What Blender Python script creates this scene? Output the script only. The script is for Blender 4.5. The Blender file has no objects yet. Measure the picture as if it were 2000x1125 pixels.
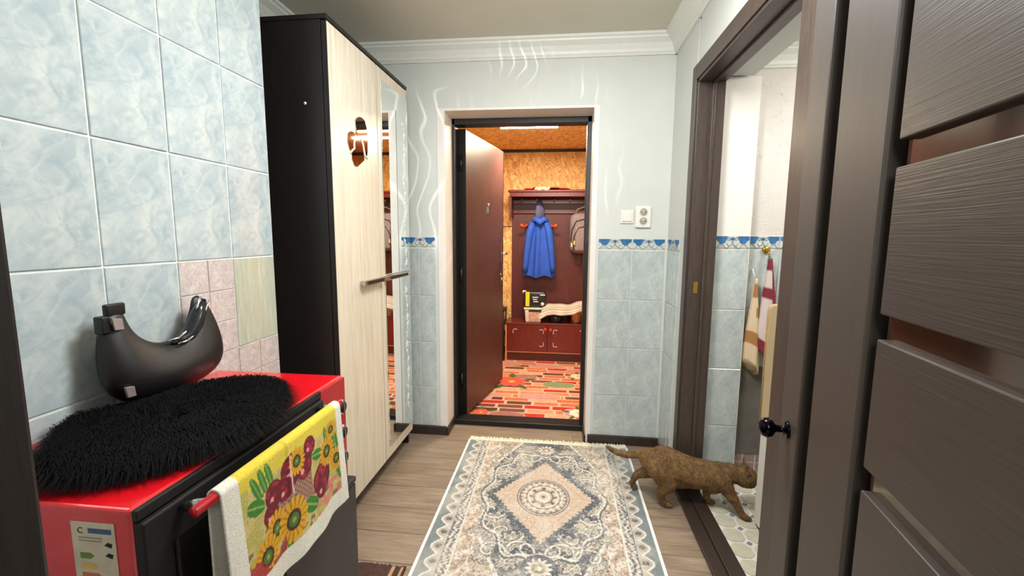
import bpy, bmesh, math, random
import numpy as np
from mathutils import Vector, Matrix
PI = math.pi
random.seed(7); rng = np.random.default_rng(7)
SC = bpy.context.scene
COL = SC.collection

# ------------------------------------------------------------------ camera
cam = bpy.data.cameras.new('camera'); cam.sensor_width = 36; cam.lens = 848.9/2000*36
cam.clip_start = .02
camo = bpy.data.objects.new('camera', cam); COL.objects.link(camo); SC.camera = camo
pitch, yaw, roll = .1196, .107, .0081
cy, sy, cp, sp, cr, sr = math.cos(yaw), math.sin(yaw), math.cos(pitch), math.sin(pitch), math.cos(roll), math.sin(roll)
fw = Vector((-sy*cp, cy*cp, -sp)); rt = Vector((cy, sy, 0)); up = rt.cross(fw)
r_, u_ = cr*rt+sr*up, -sr*rt+cr*up
m = Matrix((r_, u_, -fw)).transposed().to_4x4(); m.translation = Vector((0, 0, 1.3))
camo.matrix_world = m

# ------------------------------------------------------------------ world, lights, exposure
w = bpy.data.worlds.new('world'); SC.world = w; w.use_nodes = True
w.node_tree.nodes['Background'].inputs[0].default_value = (.75, .8, .9, 1)
w.node_tree.nodes['Background'].inputs[1].default_value = .15
def area(name, loc, size, power, col, target=None, sy_=None):
    l = bpy.data.lights.new(name, 'AREA'); l.energy = power; l.color = col; l.size = size
    if sy_: l.shape = 'RECTANGLE'; l.size_y = sy_
    o = bpy.data.objects.new(name, l); COL.objects.link(o); o.location = loc
    if target is not None:
        o.rotation_euler = (Vector(target)-Vector(loc)).to_track_quat('-Z', 'Y').to_euler()
    return o
pl = bpy.data.lights.new('hall_chandelier_bulb', 'POINT'); pl.energy = 17; pl.color = (1, .985, .96); pl.shadow_soft_size = .12
plo = bpy.data.objects.new('hall_chandelier_bulb', pl); COL.objects.link(plo); plo.location = (.02, 1.25, 2.12)
area('hall_light', (.02, 1.25, 2.30), .45, 18, (1, .985, .955))
area('back_room_light', (.1, -1.1, 2.2), .9, 34, (1, .97, .93), (0, 1.6, 1.0))
area('bathroom_light', (1.45, 1.75, 2.1), .3, 8, (1, .95, .87), (1.1, 2.1, .4))
area('vestibule_light', (-.2, 3.65, 2.12), .45, 26, (1, .84, .60), (-.2, 3.7, 0), .08)
# light thrown through the chandelier's cut glass: streaks on the far wall
sl = bpy.data.lights.new('crystal_sparkle', 'SPOT'); sl.energy = 42; sl.color = (1, .98, .95); sl.spot_size = math.radians(54); sl.spot_blend = .35; sl.shadow_soft_size = .004
sl.use_nodes = True; nt = sl.node_tree; em = nt.nodes['Emission']
def ln(t, **k):
    x = nt.nodes.new(t)
    for a, b in k.items():
        if a in ('operation', 'wave_type', 'bands_direction', 'wave_profile'): setattr(x, a, b)
        else: x.inputs[a].default_value = b
    return x
tc_ = ln('ShaderNodeTexCoord'); mp_ = ln('ShaderNodeMapping'); nt.links.new(tc_.outputs['Normal'], mp_.inputs[0])
wv = ln('ShaderNodeTexWave', wave_type='BANDS', bands_direction='X', Scale=6.5, Distortion=14.0, Detail=1.0); wv.inputs['Detail Scale'].default_value = .75; nt.links.new(mp_.outputs[0], wv.inputs['Vector'])
rmp = nt.nodes.new('ShaderNodeValToRGB'); rmp.color_ramp.elements[0].position = .90; rmp.color_ramp.elements[0].color = (0, 0, 0, 1); rmp.color_ramp.elements[1].position = 1.0; nt.links.new(wv.outputs['Fac'], rmp.inputs[0])
nz = ln('ShaderNodeTexNoise', Scale=3.5, Detail=1.0); nt.links.new(mp_.outputs[0], nz.inputs['Vector'])
rm2 = nt.nodes.new('ShaderNodeValToRGB'); rm2.color_ramp.elements[0].position = .38; rm2.color_ramp.elements[0].color = (0, 0, 0, 1); rm2.color_ramp.elements[1].position = .62; nt.links.new(nz.outputs['Fac'], rm2.inputs[0])
ml = ln('ShaderNodeMath', operation='MULTIPLY'); nt.links.new(rmp.outputs[0], ml.inputs[0]); nt.links.new(rm2.outputs[0], ml.inputs[1]); nt.links.new(ml.outputs[0], em.inputs['Strength'])
slo = bpy.data.objects.new('crystal_sparkle', sl); COL.objects.link(slo); slo.location = (.02, 1.25, 2.05); slo.rotation_euler = (Vector((-.28, 2.66, 1.76))-Vector(slo.location)).to_track_quat('-Z', 'Y').to_euler()
vs = SC.view_settings
vs.view_transform = 'Standard'; vs.look = 'None'; vs.gamma = 1; vs.use_curve_mapping = False
vs.exposure = .48

# ------------------------------------------------------------------ helpers
def lin(c):
    return tuple(((v/255)/12.92 if v/255 <= .04045 else ((v/255+.055)/1.055)**2.4) for v in c)
def lin4(c): return lin(c)+(1,)
class G:
    """tiny node-graph helper"""
    def __init__(s, name):
        s.m = bpy.data.materials.new(name); s.m.use_nodes = True; s.t = s.m.node_tree
        s.b = s.t.nodes['Principled BSDF']
    def n(s, typ, **kw):
        x = s.t.nodes.new(typ)
        for k, v in kw.items():
            if k.startswith('i_'): 
                key = k[2:]; x.inputs[int(key) if key.isdigit() else key].default_value = v
            else: setattr(x, k, v)
        return x
    def l(s, a, b): s.t.links.new(a, b)
    def coord(s, kind='Object', scale=(1, 1, 1), rot=(0, 0, 0), rand=0.0):
        tc = s.n('ShaderNodeTexCoord'); mp = s.n('ShaderNodeMapping')
        mp.inputs['Scale'].default_value = scale; mp.inputs['Rotation'].default_value = rot
        src = tc.outputs[kind]
        if rand:
            oi = s.n('ShaderNodeObjectInfo'); mu = s.n('ShaderNodeMath', operation='MULTIPLY'); mu.inputs[1].default_value = rand
            s.l(oi.outputs['Random'], mu.inputs[0])
            ad = s.n('ShaderNodeVectorMath', operation='ADD'); s.l(src, ad.inputs[0]); s.l(mu.outputs[0], ad.inputs[1]); src = ad.outputs[0]
        s.l(src, mp.inputs['Vector']); return mp.outputs[0]
    def noise(s, vec, scale, detail=3, rough=.55, dist=0.0):
        x = s.n('ShaderNodeTexNoise'); x.inputs['Scale'].default_value = scale; x.inputs['Detail'].default_value = detail
        x.inputs['Roughness'].default_value = rough; x.inputs['Distortion'].default_value = dist
        s.l(vec, x.inputs['Vector']); return x.outputs['Fac']
    def ramp(s, fac, stops, interp='LINEAR'):
        x = s.n('ShaderNodeValToRGB'); x.color_ramp.interpolation = interp
        e = x.color_ramp.elements
        while len(e) > 1: e.remove(e[-1])
        e[0].position = stops[0][0]; e[0].color = stops[0][1]
        for p, c in stops[1:]:
            q = e.new(p); q.color = c
        s.l(fac, x.inputs[0]); return x.outputs[0]
    def mix(s, fac, a, b, mode='MIX'):
        x = s.n('ShaderNodeMix', data_type='RGBA', blend_type=mode)
        for sock, v in ((x.inputs[0], fac), (x.inputs[6], a), (x.inputs[7], b)):
            if hasattr(v, 'links'): s.l(v, sock)
            else: sock.default_value = v
        return x.outputs[2]
    def bump(s, h, strength=.3, dist=.002):
        x = s.n('ShaderNodeBump'); x.inputs['Strength'].default_value = strength; x.inputs['Distance'].default_value = dist
        s.l(h, x.inputs['Height']); s.l(x.outputs[0], s.b.inputs['Normal'])
    def fin(s, color, rough=.5, metal=0, coat=0, spec=None):
        if hasattr(color, 'links'): s.l(color, s.b.inputs['Base Color'])
        else: s.b.inputs['Base Color'].default_value = color
        s.b.inputs['Roughness'].default_value = rough; s.b.inputs['Metallic'].default_value = metal
        s.b.inputs['Coat Weight'].default_value = coat; s.b.inputs['Coat Roughness'].default_value = .05
        if spec is not None: s.b.inputs['Specular IOR Level'].default_value = spec
        return s.m
def simple(name, c, rough=.5, metal=0, coat=0, var=.12, vs_=30, bump=0, bs=200, spec=None):
    g = G(name); v = g.coord(); n = g.noise(v, vs_)
    c0 = tuple(x*(1-var) for x in lin(c))+(1,); c1 = tuple(min(1, x*(1+var)) for x in lin(c))+(1,)
    col = g.ramp(n, [(.3, c0), (.7, c1)])
    if bump: g.bump(g.noise(v, bs, 4), bump, .002)
    return g.fin(col, rough, metal, coat, spec)
def vcol(name, rough=.8, bump=.3, bs=300, sheen=0):
    g = G(name); a = g.n('ShaderNodeVertexColor', layer_name='Col')
    g.bump(g.noise(g.coord(), bs, 3), bump, .002)
    m_ = g.fin(a.outputs[0], rough)
    if sheen: g.b.inputs['Sheen Weight'].default_value = sheen
    return m_

class MB:
    def __init__(s): s.v = []; s.f = []; s.sm = []
    def add(s, vs_, fs, smooth=False):
        o = len(s.v); s.v += [tuple(p) for p in vs_]; s.f += [tuple(o+i for i in f) for f in fs]; s.sm += [smooth]*len(fs); return s
    def box(s, a, b, mat=None):
        x0, y0, z0 = a; x1, y1, z1 = b
        vs_ = [(x0,y0,z0),(x1,y0,z0),(x1,y1,z0),(x0,y1,z0),(x0,y0,z1),(x1,y0,z1),(x1,y1,z1),(x0,y1,z1)]
        if mat is not None: vs_ = [tuple(mat @ Vector(p)) for p in vs_]
        return s.add(vs_, [(0,3,2,1),(4,5,6,7),(0,1,5,4),(1,2,6,5),(2,3,7,6),(3,0,4,7)])
    def tube(s, pts, rad, n=8, caps=True, flat=1.0):
        pts = [Vector(p) for p in pts]; k = len(pts)
        rad = rad if hasattr(rad, '__len__') else [rad]*k
        rings = []; prev = None
        for i, p in enumerate(pts):
            d = (pts[min(i+1, k-1)]-pts[max(i-1, 0)]).normalized()
            if prev is None:
                a = d.orthogonal().normalized()
            else:
                a = (prev-d*prev.dot(d)); a = a.normalized() if a.length > 1e-6 else d.orthogonal().normalized()
            prev = a; b = d.cross(a)
            rings.append([p+(a*math.cos(2*PI*j/n)+b*math.sin(2*PI*j/n)*flat)*rad[i] for j in range(n)])
        vs_ = [q for r in rings for q in r]; fs = []
        for i in range(k-1):
            for j in range(n): fs.append((i*n+j, i*n+(j+1)%n, (i+1)*n+(j+1)%n, (i+1)*n+j))
        if caps: fs += [tuple(range(n-1, -1, -1)), tuple((k-1)*n+j for j in range(n))]
        return s.add(vs_, fs, True)
    def lathe(s, prof, axis='Z', c=(0,0,0), n=20):
        vs_ = []; fs = []; k = len(prof)
        for (r, h) in prof:
            for j in range(n):
                a = 2*PI*j/n; x, y, z = r*math.cos(a), r*math.sin(a), h
                p = (x, y, z) if axis == 'Z' else ((z, x, y) if axis == 'X' else (y, z, x))
                vs_.append((p[0]+c[0], p[1]+c[1], p[2]+c[2]))
        for i in range(k-1):
            for j in range(n): fs.append((i*n+j, i*n+(j+1)%n, (i+1)*n+(j+1)%n, (i+1)*n+j))
        fs += [tuple(range(n-1, -1, -1)), tuple((k-1)*n+j for j in range(n))]
        return s.add(vs_, fs, True)
    def prism(s, poly, d0, d1, axis):
        """poly in the plane of the other two axes (in cyclic order)"""
        n = len(poly)
        def P(a, b, d): return (d, a, b) if axis == 'X' else ((a, d, b) if axis == 'Y' else (a, b, d))
        vs_ = [P(a, b, d0) for a, b in poly]+[P(a, b, d1) for a, b in poly]
        return s.add(vs_, [tuple(range(n)), tuple(range(2*n-1, n-1, -1))]+[(i, i+n, (i+1)%n+n, (i+1)%n) for i in range(n)])
    def ell(s, c, r, n=16, k=10, mat=None):
        vs_ = []; 
        for i in range(k+1):
            t = PI*i/k
            for j in range(n):
                a = 2*PI*j/n; p = Vector((r[0]*math.sin(t)*math.cos(a), r[1]*math.sin(t)*math.sin(a), r[2]*math.cos(t)))
                if mat is not None: p = mat @ p
                vs_.append(p+Vector(c))
        fs = [(i*n+j, i*n+(j+1)%n, (i+1)*n+(j+1)%n, (i+1)*n+j) for i in range(k) for j in range(n)]
        return s.add(vs_, fs, True)
    def grid(s, pts, nu, nv, smooth=True, closed=False):
        fs = []
        for i in range(nu-1):
            for j in range(nv-1 if not closed else nv):
                j2 = (j+1) % nv; fs.append((i*nv+j, i*nv+j2, (i+1)*nv+j2, (i+1)*nv+j))
        return s.add(pts, fs, smooth)
    def build(s, name, mat, parent=None, local=False, bevel=0, seg=2, kind=None, label=None, smooth=None, col=None, origin=None, fix=True):
        v = np.array(s.v, float)
        c = (v.min(0)+v.max(0))/2 if origin is None else np.array(origin, float)
        if local and origin is None: c = (v.min(0)+v.max(0))/2
        me = bpy.data.meshes.new(name); me.from_pydata((v-c).tolist(), [], s.f)
        me.polygons.foreach_set('use_smooth', s.sm if smooth is None else [smooth]*len(s.f))
        if fix:
            bm = bmesh.new(); bm.from_mesh(me); bmesh.ops.recalc_face_normals(bm, faces=bm.faces); bm.to_mesh(me); bm.free()
        if col is not None:
            a = me.color_attributes.new('Col', 'FLOAT_COLOR', 'POINT')
            cc = np.ones((len(v), 4)); cc[:, :3] = col; a.data.foreach_set('color', cc.ravel())
        me.materials.append(mat); me.update()
        o = bpy.data.objects.new(name, me); COL.objects.link(o)
        o.location = c
        if parent is not None:
            o.parent = parent
            if not local: o.location = Vector(c)-Vector(world_loc(parent))
        if bevel:
            b = o.modifiers.new('bevel', 'BEVEL'); b.width = bevel; b.segments = seg; b.limit_method = 'ANGLE'; b.angle_limit = math.radians(40)
        if kind: o['kind'] = kind
        if label: o['label'] = label
        return o
def world_loc(o):
    l = Vector(o.location)
    while o.parent: o = o.parent; l += Vector(o.location)
    return l
def thing(name, label, cat, loc=(0,0,0), rz=0, group=None):
    o = bpy.data.objects.new(name, None); COL.objects.link(o); o.location = loc; o.rotation_euler = (0,0,rz)
    o.empty_display_size = .05
    o['label'] = label; o['category'] = cat
    if group: o['group'] = group
    return o
def tag(o, label, cat, group=None, kind=None):
    o['label'] = label; o['category'] = cat
    if group: o['group'] = group
    if kind: o['kind'] = kind
    return o
def struct(name, mb, mat, **k):
    o = mb.build(name, mat, **k); o['kind'] = 'structure'; return o
def bx(name, a, b, mat, parent=None, **k): return MB().box(a, b).build(name, mat, parent, **k)
def inst(src, parent, loc, rot=(0,0,0), name=None):
    o = src.copy(); COL.objects.link(o); o.parent = parent; o.location = loc; o.rotation_euler = rot; return o

def vnoise(x, y, seed=0):
    r = np.random.default_rng(seed).random((64, 64))
    xi = np.floor(x).astype(int); yi = np.floor(y).astype(int); fx = x-xi; fy = y-yi
    fx = fx*fx*(3-2*fx); fy = fy*fy*(3-2*fy)
    a = r[xi % 64, yi % 64]; b = r[(xi+1) % 64, yi % 64]; c = r[xi % 64, (yi+1) % 64]; d = r[(xi+1) % 64, (yi+1) % 64]
    return (a*(1-fx)+b*fx)*(1-fy)+(c*(1-fx)+d*fx)*fy
def fbm(x, y, seed=0, o=4):
    t = 0; am = .5; s = 0
    for i in range(o): t = t+am*vnoise(x*2**i, y*2**i, seed+i); s += am; am *= .5
    return t/s
def L3(c): return np.array(lin(c))
def put(C, m_, c, a=1.0):
    m_ = np.asarray(m_, float)*a
    C[:] = C*(1-m_[..., None])+np.array(c)*m_[..., None]

# ------------------------------------------------------------------ materials
def mk_tile(name, base, dark, light, rot=.6, rand=0.0, rough=.10, sc=(6, 6, 14)):
    g = G(name); v = g.coord(scale=(1, 1, 1), rot=(0, rot, 0), rand=rand)
    mp = g.n('ShaderNodeMapping'); mp.inputs['Scale'].default_value = sc; g.l(v, mp.inputs[0])
    n1 = g.noise(mp.outputs[0], 1.3, 2, .5, 1.0); n2 = g.noise(mp.outputs[0], 2.6, 3, .55, 1.6); n3 = g.noise(g.coord(), 55, 3)
    c = g.ramp(n1, [(.33, lin4(dark)), (.46, lin4(base)), (.56, lin4(base)), (.66, lin4(light))])
    c2 = g.ramp(n2, [(.40, lin4(dark)), (.52, lin4(base)), (.64, lin4(light))])
    c = g.mix(.45, c, c2)
    mp2 = g.n('ShaderNodeMapping'); mp2.inputs['Scale'].default_value = (sc[0]*4.5, sc[1]*2, sc[2]*1.3); g.l(v, mp2.inputs[0]); n4 = g.noise(mp2.outputs[0], 1.0, 4, .6, .8)
    c = g.mix(g.ramp(n4, [(.57, (0, 0, 0, 1)), (.70, (.7, .7, .7, 1))]), c, lin4(dark)); c = g.mix(g.ramp(n4, [(.30, (.6, .6, .6, 1)), (.44, (0, 0, 0, 1))]), c, lin4(light))
    c = g.mix(0.0, c, c2); c = g.mix(.12, c, g.ramp(n3, [(.3, lin4(dark)), (.7, lin4(light))]))
    g.bump(n1, .15, .002)
    return g.fin(c, rough, 0, .5)
M_tile = mk_tile('blue_marbled_tile', (184, 196, 199), (156, 174, 184), (206, 213, 210), sc=(5, 5, 9))
M_tile2 = mk_tile('pale_blue_marbled_tile', (190, 200, 199), (170, 183, 186), (208, 214, 210), sc=(6, 6, 11))
M_pink = mk_tile('pink_mottled_tile', (205, 192, 190), (183, 168, 168), (222, 214, 210), rand=9, sc=(30, 30, 34))
M_olive = mk_tile('olive_streaked_tile', (190, 195, 176), (174, 180, 160), (205, 208, 192), rot=0, sc=(60, 60, 4))
M_mauve = simple('mauve_mosaic_tile', (150, 128, 120), .4, var=.2, vs_=50)
M_grout = simple('white_grout', (222, 228, 226), .8)
M_bord = simple('border_tile_cream', (200, 204, 200), .2, coat=.3)
M_bblue = simple('border_tile_blue', (52, 110, 160), .25, coat=.3, var=.25, vs_=60)
M_bgrey = simple('border_tile_scroll', (150, 158, 160), .3)
M_plaster = simple('painted_plaster', (207, 212, 208), .5, var=.03, vs_=4, bump=.05, bs=60)
M_plwhite = simple('white_plaster', (232, 228, 222), .45, var=.03, vs_=6)
M_stucco = None
g = G('speckled_stucco'); v = g.coord(); n = g.noise(v, 22, 6, .8); n2 = g.noise(v, 160, 3, .7)
c = g.ramp(n, [(.30, lin4((176, 168, 166))), (.40, lin4((214, 208, 202))), (1, lin4((224, 218, 212)))])
g.bump(n2, .8, .004); M_stucco = g.fin(c, .8)
M_ceil = simple('ceiling_paint', (206, 202, 186), .55, var=.03, vs_=3)
M_corn = simple('cornice_white', (222, 224, 218), .45, var=.02)
M_cement = simple('grey_cement', (104, 99, 92), .8, var=.15, vs_=12, bump=.4, bs=50)
M_dark = None
def mk_wenge(name, c, rough=.35, ax=(3, 3, 60), bump=.25, coat=0, spec=.5, d=.72, l=1.25):
    g = G(name); v = g.coord(scale=ax); n = g.noise(v, 3.2, 4, .6, .3); n2 = g.noise(v, 12, 2, .6)
    a = lin(c); col = g.ramp(n, [(.3, tuple(x*d for x in a)+(1,)), (.7, tuple(x*l for x in a)+(1,))])
    g.bump(n2, bump, .0015); return g.fin(col, rough, 0, coat, spec)
M_wenge_v = mk_wenge('wenge_wood_vertical', (52, 40, 35), .42, (40, 40, 3))
M_frame = mk_wenge('brown_door_frame', (66, 54, 48), .38, (45, 45, 3))
M_leaf_v = mk_wenge('grey_brown_door_stile', (66, 57, 52), .5, (40, 40, 2), .08, d=.90, l=1.10)
M_black_body = mk_wenge('black_brown_wardrobe_board', (26, 21, 20), .4, (30, 30, 2), .1)
M_matte_black = simple('matte_black', (14, 13, 14), .6)
M_black_groove = simple('black_channel', (5, 5, 5), 1, spec=.05)
def mk_leaf_panel():
    g = G('grey_brown_ribbed_panel'); v = g.coord(scale=(2, 2, 110)); n = g.noise(v, 3.5, 3, .7); n2 = g.noise(g.coord(scale=(2, 2, 260)), 2, 2, .6)
    col = g.ramp(n, [(.3, lin4((52, 45, 42))), (.7, lin4((68, 60, 56)))])
    h = g.n('ShaderNodeMath', operation='ADD'); g.l(n, h.inputs[0]); g.l(n2, h.inputs[1]); g.bump(h.outputs[0], .2, .002)
    return g.fin(col, .40)
M_leaf_p = mk_leaf_panel()
g = G('bronze_glass'); g.fin(lin4((62, 40, 30)), .12, 0, .6); M_bglass = g.m
def mk_floor():
    g = G('grey_oak_plank'); v = g.coord(scale=(2.2, 26, 26), rand=40); n = g.noise(v, 2.2, 5, .65, .8); n2 = g.noise(v, 7, 4, .6); 
    v3 = g.coord(scale=(1.5, 5, 5), rand=17); n3 = g.noise(v3, 2.0, 3, .5, .6)
    c = g.ramp(n, [(.30, lin4((76, 60, 48))), (.42, lin4((120, 102, 86))), (.55, lin4((146, 128, 109))), (.72, lin4((170, 154, 134)))])
    c = g.mix(.25, c, g.ramp(n2, [(.3, lin4((100, 80, 64))), (.7, lin4((168, 150, 130)))]))
    c = g.mix(.30, c, g.ramp(n3, [(.35, lin4((112, 94, 78))), (.65, lin4((172, 156, 138)))]))
    oi = g.n('ShaderNodeObjectInfo'); c = g.mix(.14, c, g.ramp(oi.outputs['Random'], [(0, lin4((130, 108, 90))), (1, lin4((174, 158, 138)))]))
    g.bump(n, .25, .002); return g.fin(c, .38)
M_floor = mk_floor()
def mk_ash():
    g = G('pale_ash_laminate'); v = g.coord(scale=(25, 25, 1.2)); n = g.noise(v, 2.2, 4, .6, .3); n2 = g.noise(v, 8, 3, .6)
    c = g.ramp(n, [(.3, lin4((192, 180, 158))), (.5, lin4((214, 205, 186))), (.7, lin4((226, 220, 204)))])
    c = g.mix(.3, c, g.ramp(n2, [(.3, lin4((205, 195, 172))), (.7, lin4((240, 234, 220)))]))
    g.bump(n2, .08, .001); return g.fin(c, .32)
M_ash = mk_ash()
g = G('mirror_glass'); g.fin((.86, .89, .88, 1), .01, 1); M_mirror = g.m
g = G('bronze_mirror'); g.fin((.50, .33, .24, 1), .04, 1); M_bmirror = g.m
M_silver = simple('brushed_silver', (190, 188, 182), .25, 1)
M_chrome = simple('chrome', (215, 215, 215), .08, 1, var=.02)
M_decal = simple('white_etched_decal', (240, 244, 242), .6)
M_red = simple('red_enamel', (222, 22, 34), .16, coat=.6, var=.03)
M_red2 = simple('red_front_trim', (165, 14, 28), .3, coat=.3, var=.05)
g = G('black_oven_glass'); g.fin(lin4((16, 15, 15)), .1, 0, .3); M_oglass = g.m
M_cab = simple('black_cabinet_board', (38, 34, 32), .5, var=.1)
M_leather = simple('black_leather', (16, 14, 16), .42, var=.15, vs_=60, bump=.25, bs=500)
M_satin = simple('black_satin_lining', (30, 32, 36), .15, var=.4, vs_=90)
M_fur = simple('black_faux_fur', (9, 9, 11), .75, var=.3, vs_=40, spec=.15)
M_wplas = simple('white_plastic', (232, 230, 222), .35, var=.01)
M_hole = simple('socket_hole_dark', (60, 58, 55), .6)
M_mahog = mk_wenge('mahogany_veneer', (106, 36, 24), .3, (30, 30, 3), .05, d=.7, l=1.3)
M_mahog_d = mk_wenge('mahogany_panel', (86, 32, 26), .45, (22, 22, 2.5), .05, d=.75, l=1.25)
M_edge = simple('pale_veneer_edge', (205, 130, 80), .5)
M_inlay = simple('pale_corner_inlay', (210, 190, 170), .5)
M_steel = simple('brown_steel_door', (78, 48, 46), .42, var=.15, vs_=8, bump=.25, bs=350)
M_steel_edge = simple('black_steel_edge', (18, 17, 17), .45)
def mk_osb():
    g = G('oriented_strand_board'); cols = []
    for i, (sc, ro) in enumerate([((16, 16, 60), .5), ((16, 16, 60), -.8), ((60, 60, 18), .25)]):
        v = g.coord(scale=(1, 1, 1), rot=(0, ro, 0)); mp = g.n('ShaderNodeMapping'); mp.inputs['Scale'].default_value = sc; g.l(v, mp.inputs[0])
        x = g.n('ShaderNodeTexVoronoi'); x.inputs['Scale'].default_value = 1.0; g.l(mp.outputs[0], x.inputs['Vector'])
        sp_ = g.n('ShaderNodeSeparateColor'); g.l(x.outputs['Color'], sp_.inputs[0])
        cols.append((g.ramp(sp_.outputs[0], [(0, lin4((196, 140, 80))), (.25, lin4((222, 170, 104))), (.7, lin4((234, 190, 122))), (1, lin4((244, 214, 156)))]), sp_.outputs[1]))
    c = cols[0][0]
    for i in (1, 2):
        st = g.n('ShaderNodeMath', operation='GREATER_THAN'); st.inputs[1].default_value = .5; g.l(cols[i][1], st.inputs[0])
        c = g.mix(st.outputs[0], c, cols[i][0])
    n = g.noise(g.coord(scale=(60, 60, 60)), 1, 4, .7); c = g.mix(g.ramp(n, [(.60, (0,0,0,1)), (.72, (.8,.8,.8,1))]), c, lin4((110, 62, 30)))
    return g.fin(c, .6)
M_osb = mk_osb()

# ------------------------------------------------------------------ room shell
BW, CE, LW, RW = 2.663, 2.417, -1.065, .635
struct('floor', MB().box((-1.6, -2.6, -.12), (1.0, 2.93, -.006)), M_grout)
FL = bpy.data.objects['floor']
struct('ceiling', MB().box((-1.6, -2.6, CE), (.80, BW+.3, CE+.1)), M_ceil)
# back wall with its door opening, a mesh of three joined blocks
OX0, OX1, OH, RD = -.706, .189, 2.045, 2.87
struct('wall_back', MB().box((-1.6, BW, 0), (OX0, BW+.27, CE)).box((OX1, BW, 0), (RW+.2, BW+.27, CE)).box((OX0, BW, OH), (OX1, BW+.27, CE)), M_plaster)
WB = bpy.data.objects['wall_back']
# white plaster bands round the opening
tr = MB()
tr.box((OX0-.045, BW-.004, 0), (OX0+.003, BW+.2, OH+.01)).box((OX1-.003, BW-.004, 0), (OX1+.03, BW+.2, OH+.01)).box((OX0-.045, BW-.0035, OH-.003), (OX1+.03, BW+.2, OH+.012))
struct('trim_1', tr, M_plwhite, bevel=.002)
# left tiled wall (ends before the wardrobe)
struct('wall_left', MB().box((LW-.16, .28, 0), (LW-.006, 1.535, CE)), M_grout)
WL = bpy.data.objects['wall_left']
struct('wall_niche', MB().box((-1.56, 1.0, 0), (-1.45, BW, CE)), M_plaster)
# right wall around the bathroom doorway
DY0, DY1, DH = 1.285, 2.20, 2.02
rw = MB().box((RW, DY1+.056, 0), (RW+.25, BW+.02, CE)).box((RW, -.2, 0), (RW+.25, DY0-.03, CE)).box((RW, DY0-.03, DH+.03), (RW+.25, DY1+.03, CE))
struct('wall_right', rw, M_plaster)
WR = bpy.data.objects['wall_right']
# wall the photographer's doorway is in
nw = MB().box((-1.06, .02, 0), (-.62, .27, CE)).box((.50, -.12, 0), (RW, .02, CE)).box((-.62, .02, 2.1), (-.3, .27, CE))
struct('wall_front', nw, M_plaster)
jb = MB().box((-.62, .02, 0), (-.432, .30, 2.1))
struct('trim_2', jb, M_black_body, bevel=.004)
# room behind the photographer
struct('wall_rear', MB().box((-1.6, -2.7, 0), (1.0, -2.6, CE)), M_plaster)
struct('wall_rear_left', MB().box((-1.7, -2.6, 0), (-1.6, 1.0, CE)), M_plaster)
struct('wall_rear_right', MB().box((1.0, -2.6, 0), (1.1, -.2, CE)), M_plaster)

# cornice profile
prof = [(0, 0), (.012, 0), (.018, .012), (.022, .014), (.026, .030), (.040, .055), (.060, .070), (.066, .074), (.068, .082), (.08, .088), (.08, .1), (0, .1)]
struct('trim_3', MB().prism([(BW-a, CE-.1+b) for a, b in prof], -1.45, RW, 'X'), M_corn)
struct('trim_4', MB().prism([(RW-a, CE-.1+b) for a, b in prof], .02, BW-.0, 'Y'), M_corn)
struct('trim_5', MB().prism([(-1.45+a, CE-.1+b) for a, b in prof], 1.54, BW, 'Y'), M_corn)
# baseboards
struct('baseboard_back', MB().box((OX1+.012, BW-.016, 0), (RW, BW, .058)), M_wenge_v, bevel=.003)
struct('baseboard_back_left', MB().box((-.95, BW-.018, 0), (OX0-.003, BW, .058)), M_wenge_v, bevel=.003)
struct('baseboard_reveal_left', MB().box((OX0, BW-.018, 0), (OX0+.014, RD-.03, .055)), M_wenge_v, bevel=.003)
struct('baseboard_reveal_right', MB().box((OX1-.014, BW-.018, 0), (OX1, RD-.03, .055)), M_wenge_v, bevel=.003)
struct('baseboard_right', MB().box((RW-.014, 2.27, 0), (RW, BW-.016, .045)), M_wenge_v, bevel=.003)

# ---- floor planks
PW = .176
cache = {}
def plank(parent, x0, x1, y0, y1, mat, dx=.0018, th=.006, name='plank'):
    k = (round(x1-x0, 3), round(y1-y0, 3), name)
    if k not in cache:
        a, b = (x1-x0)/2-.0012, (y1-y0)/2-.0015; mb = MB()
        vs_ = [(-a,-b,-th),(a,-b,-th),(a,b,-th),(-a,b,-th),(-a,-b,-dx),(a,-b,-dx),(a,b,-dx),(-a,b,-dx),(-a+dx,-b+dx,0),(a-dx,-b+dx,0),(a-dx,b-dx,0),(-a+dx,b-dx,0)]
        mb.add(vs_, [(0,3,2,1)]+[(i,(i+1)%4,4+(i+1)%4,4+i) for i in range(4)]+[(4+i,4+(i+1)%4,8+(i+1)%4,8+i) for i in range(4)]+[(8,9,10,11)])
        o = mb.build(name, mat, origin=(0,0,0)); cache[k] = o; o.parent = parent
    else:
        o = cache[k].copy(); COL.objects.link(o)
    o.parent = parent; o.location = Vector(((x0+x1)/2, (y0+y1)/2, 0))-world_loc(parent); return o
yy = 2.764; row = 0
while yy > -.1:
    y0, y1 = yy-PW, yy
    off = [.10, -.40, .30, -.15, -.20, .20, .0][row % 7]
    xs = sorted(set([-1.45, .70]+[off+1.2*k for k in range(-2, 3) if -1.40 < off+1.2*k < .66]))
    for a, b in zip(xs, xs[1:]):
        if y0 > BW-.05: a, b = max(a, OX0), min(b, OX1)
        if b-a > .04: plank(FL, a, b, y0, min(y1, RD-.02) if y0 > BW-.05 else y1, M_floor)
    yy -= PW; row += 1
plank(FL, OX0, OX1, 2.764, 2.835, M_floor)

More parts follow.
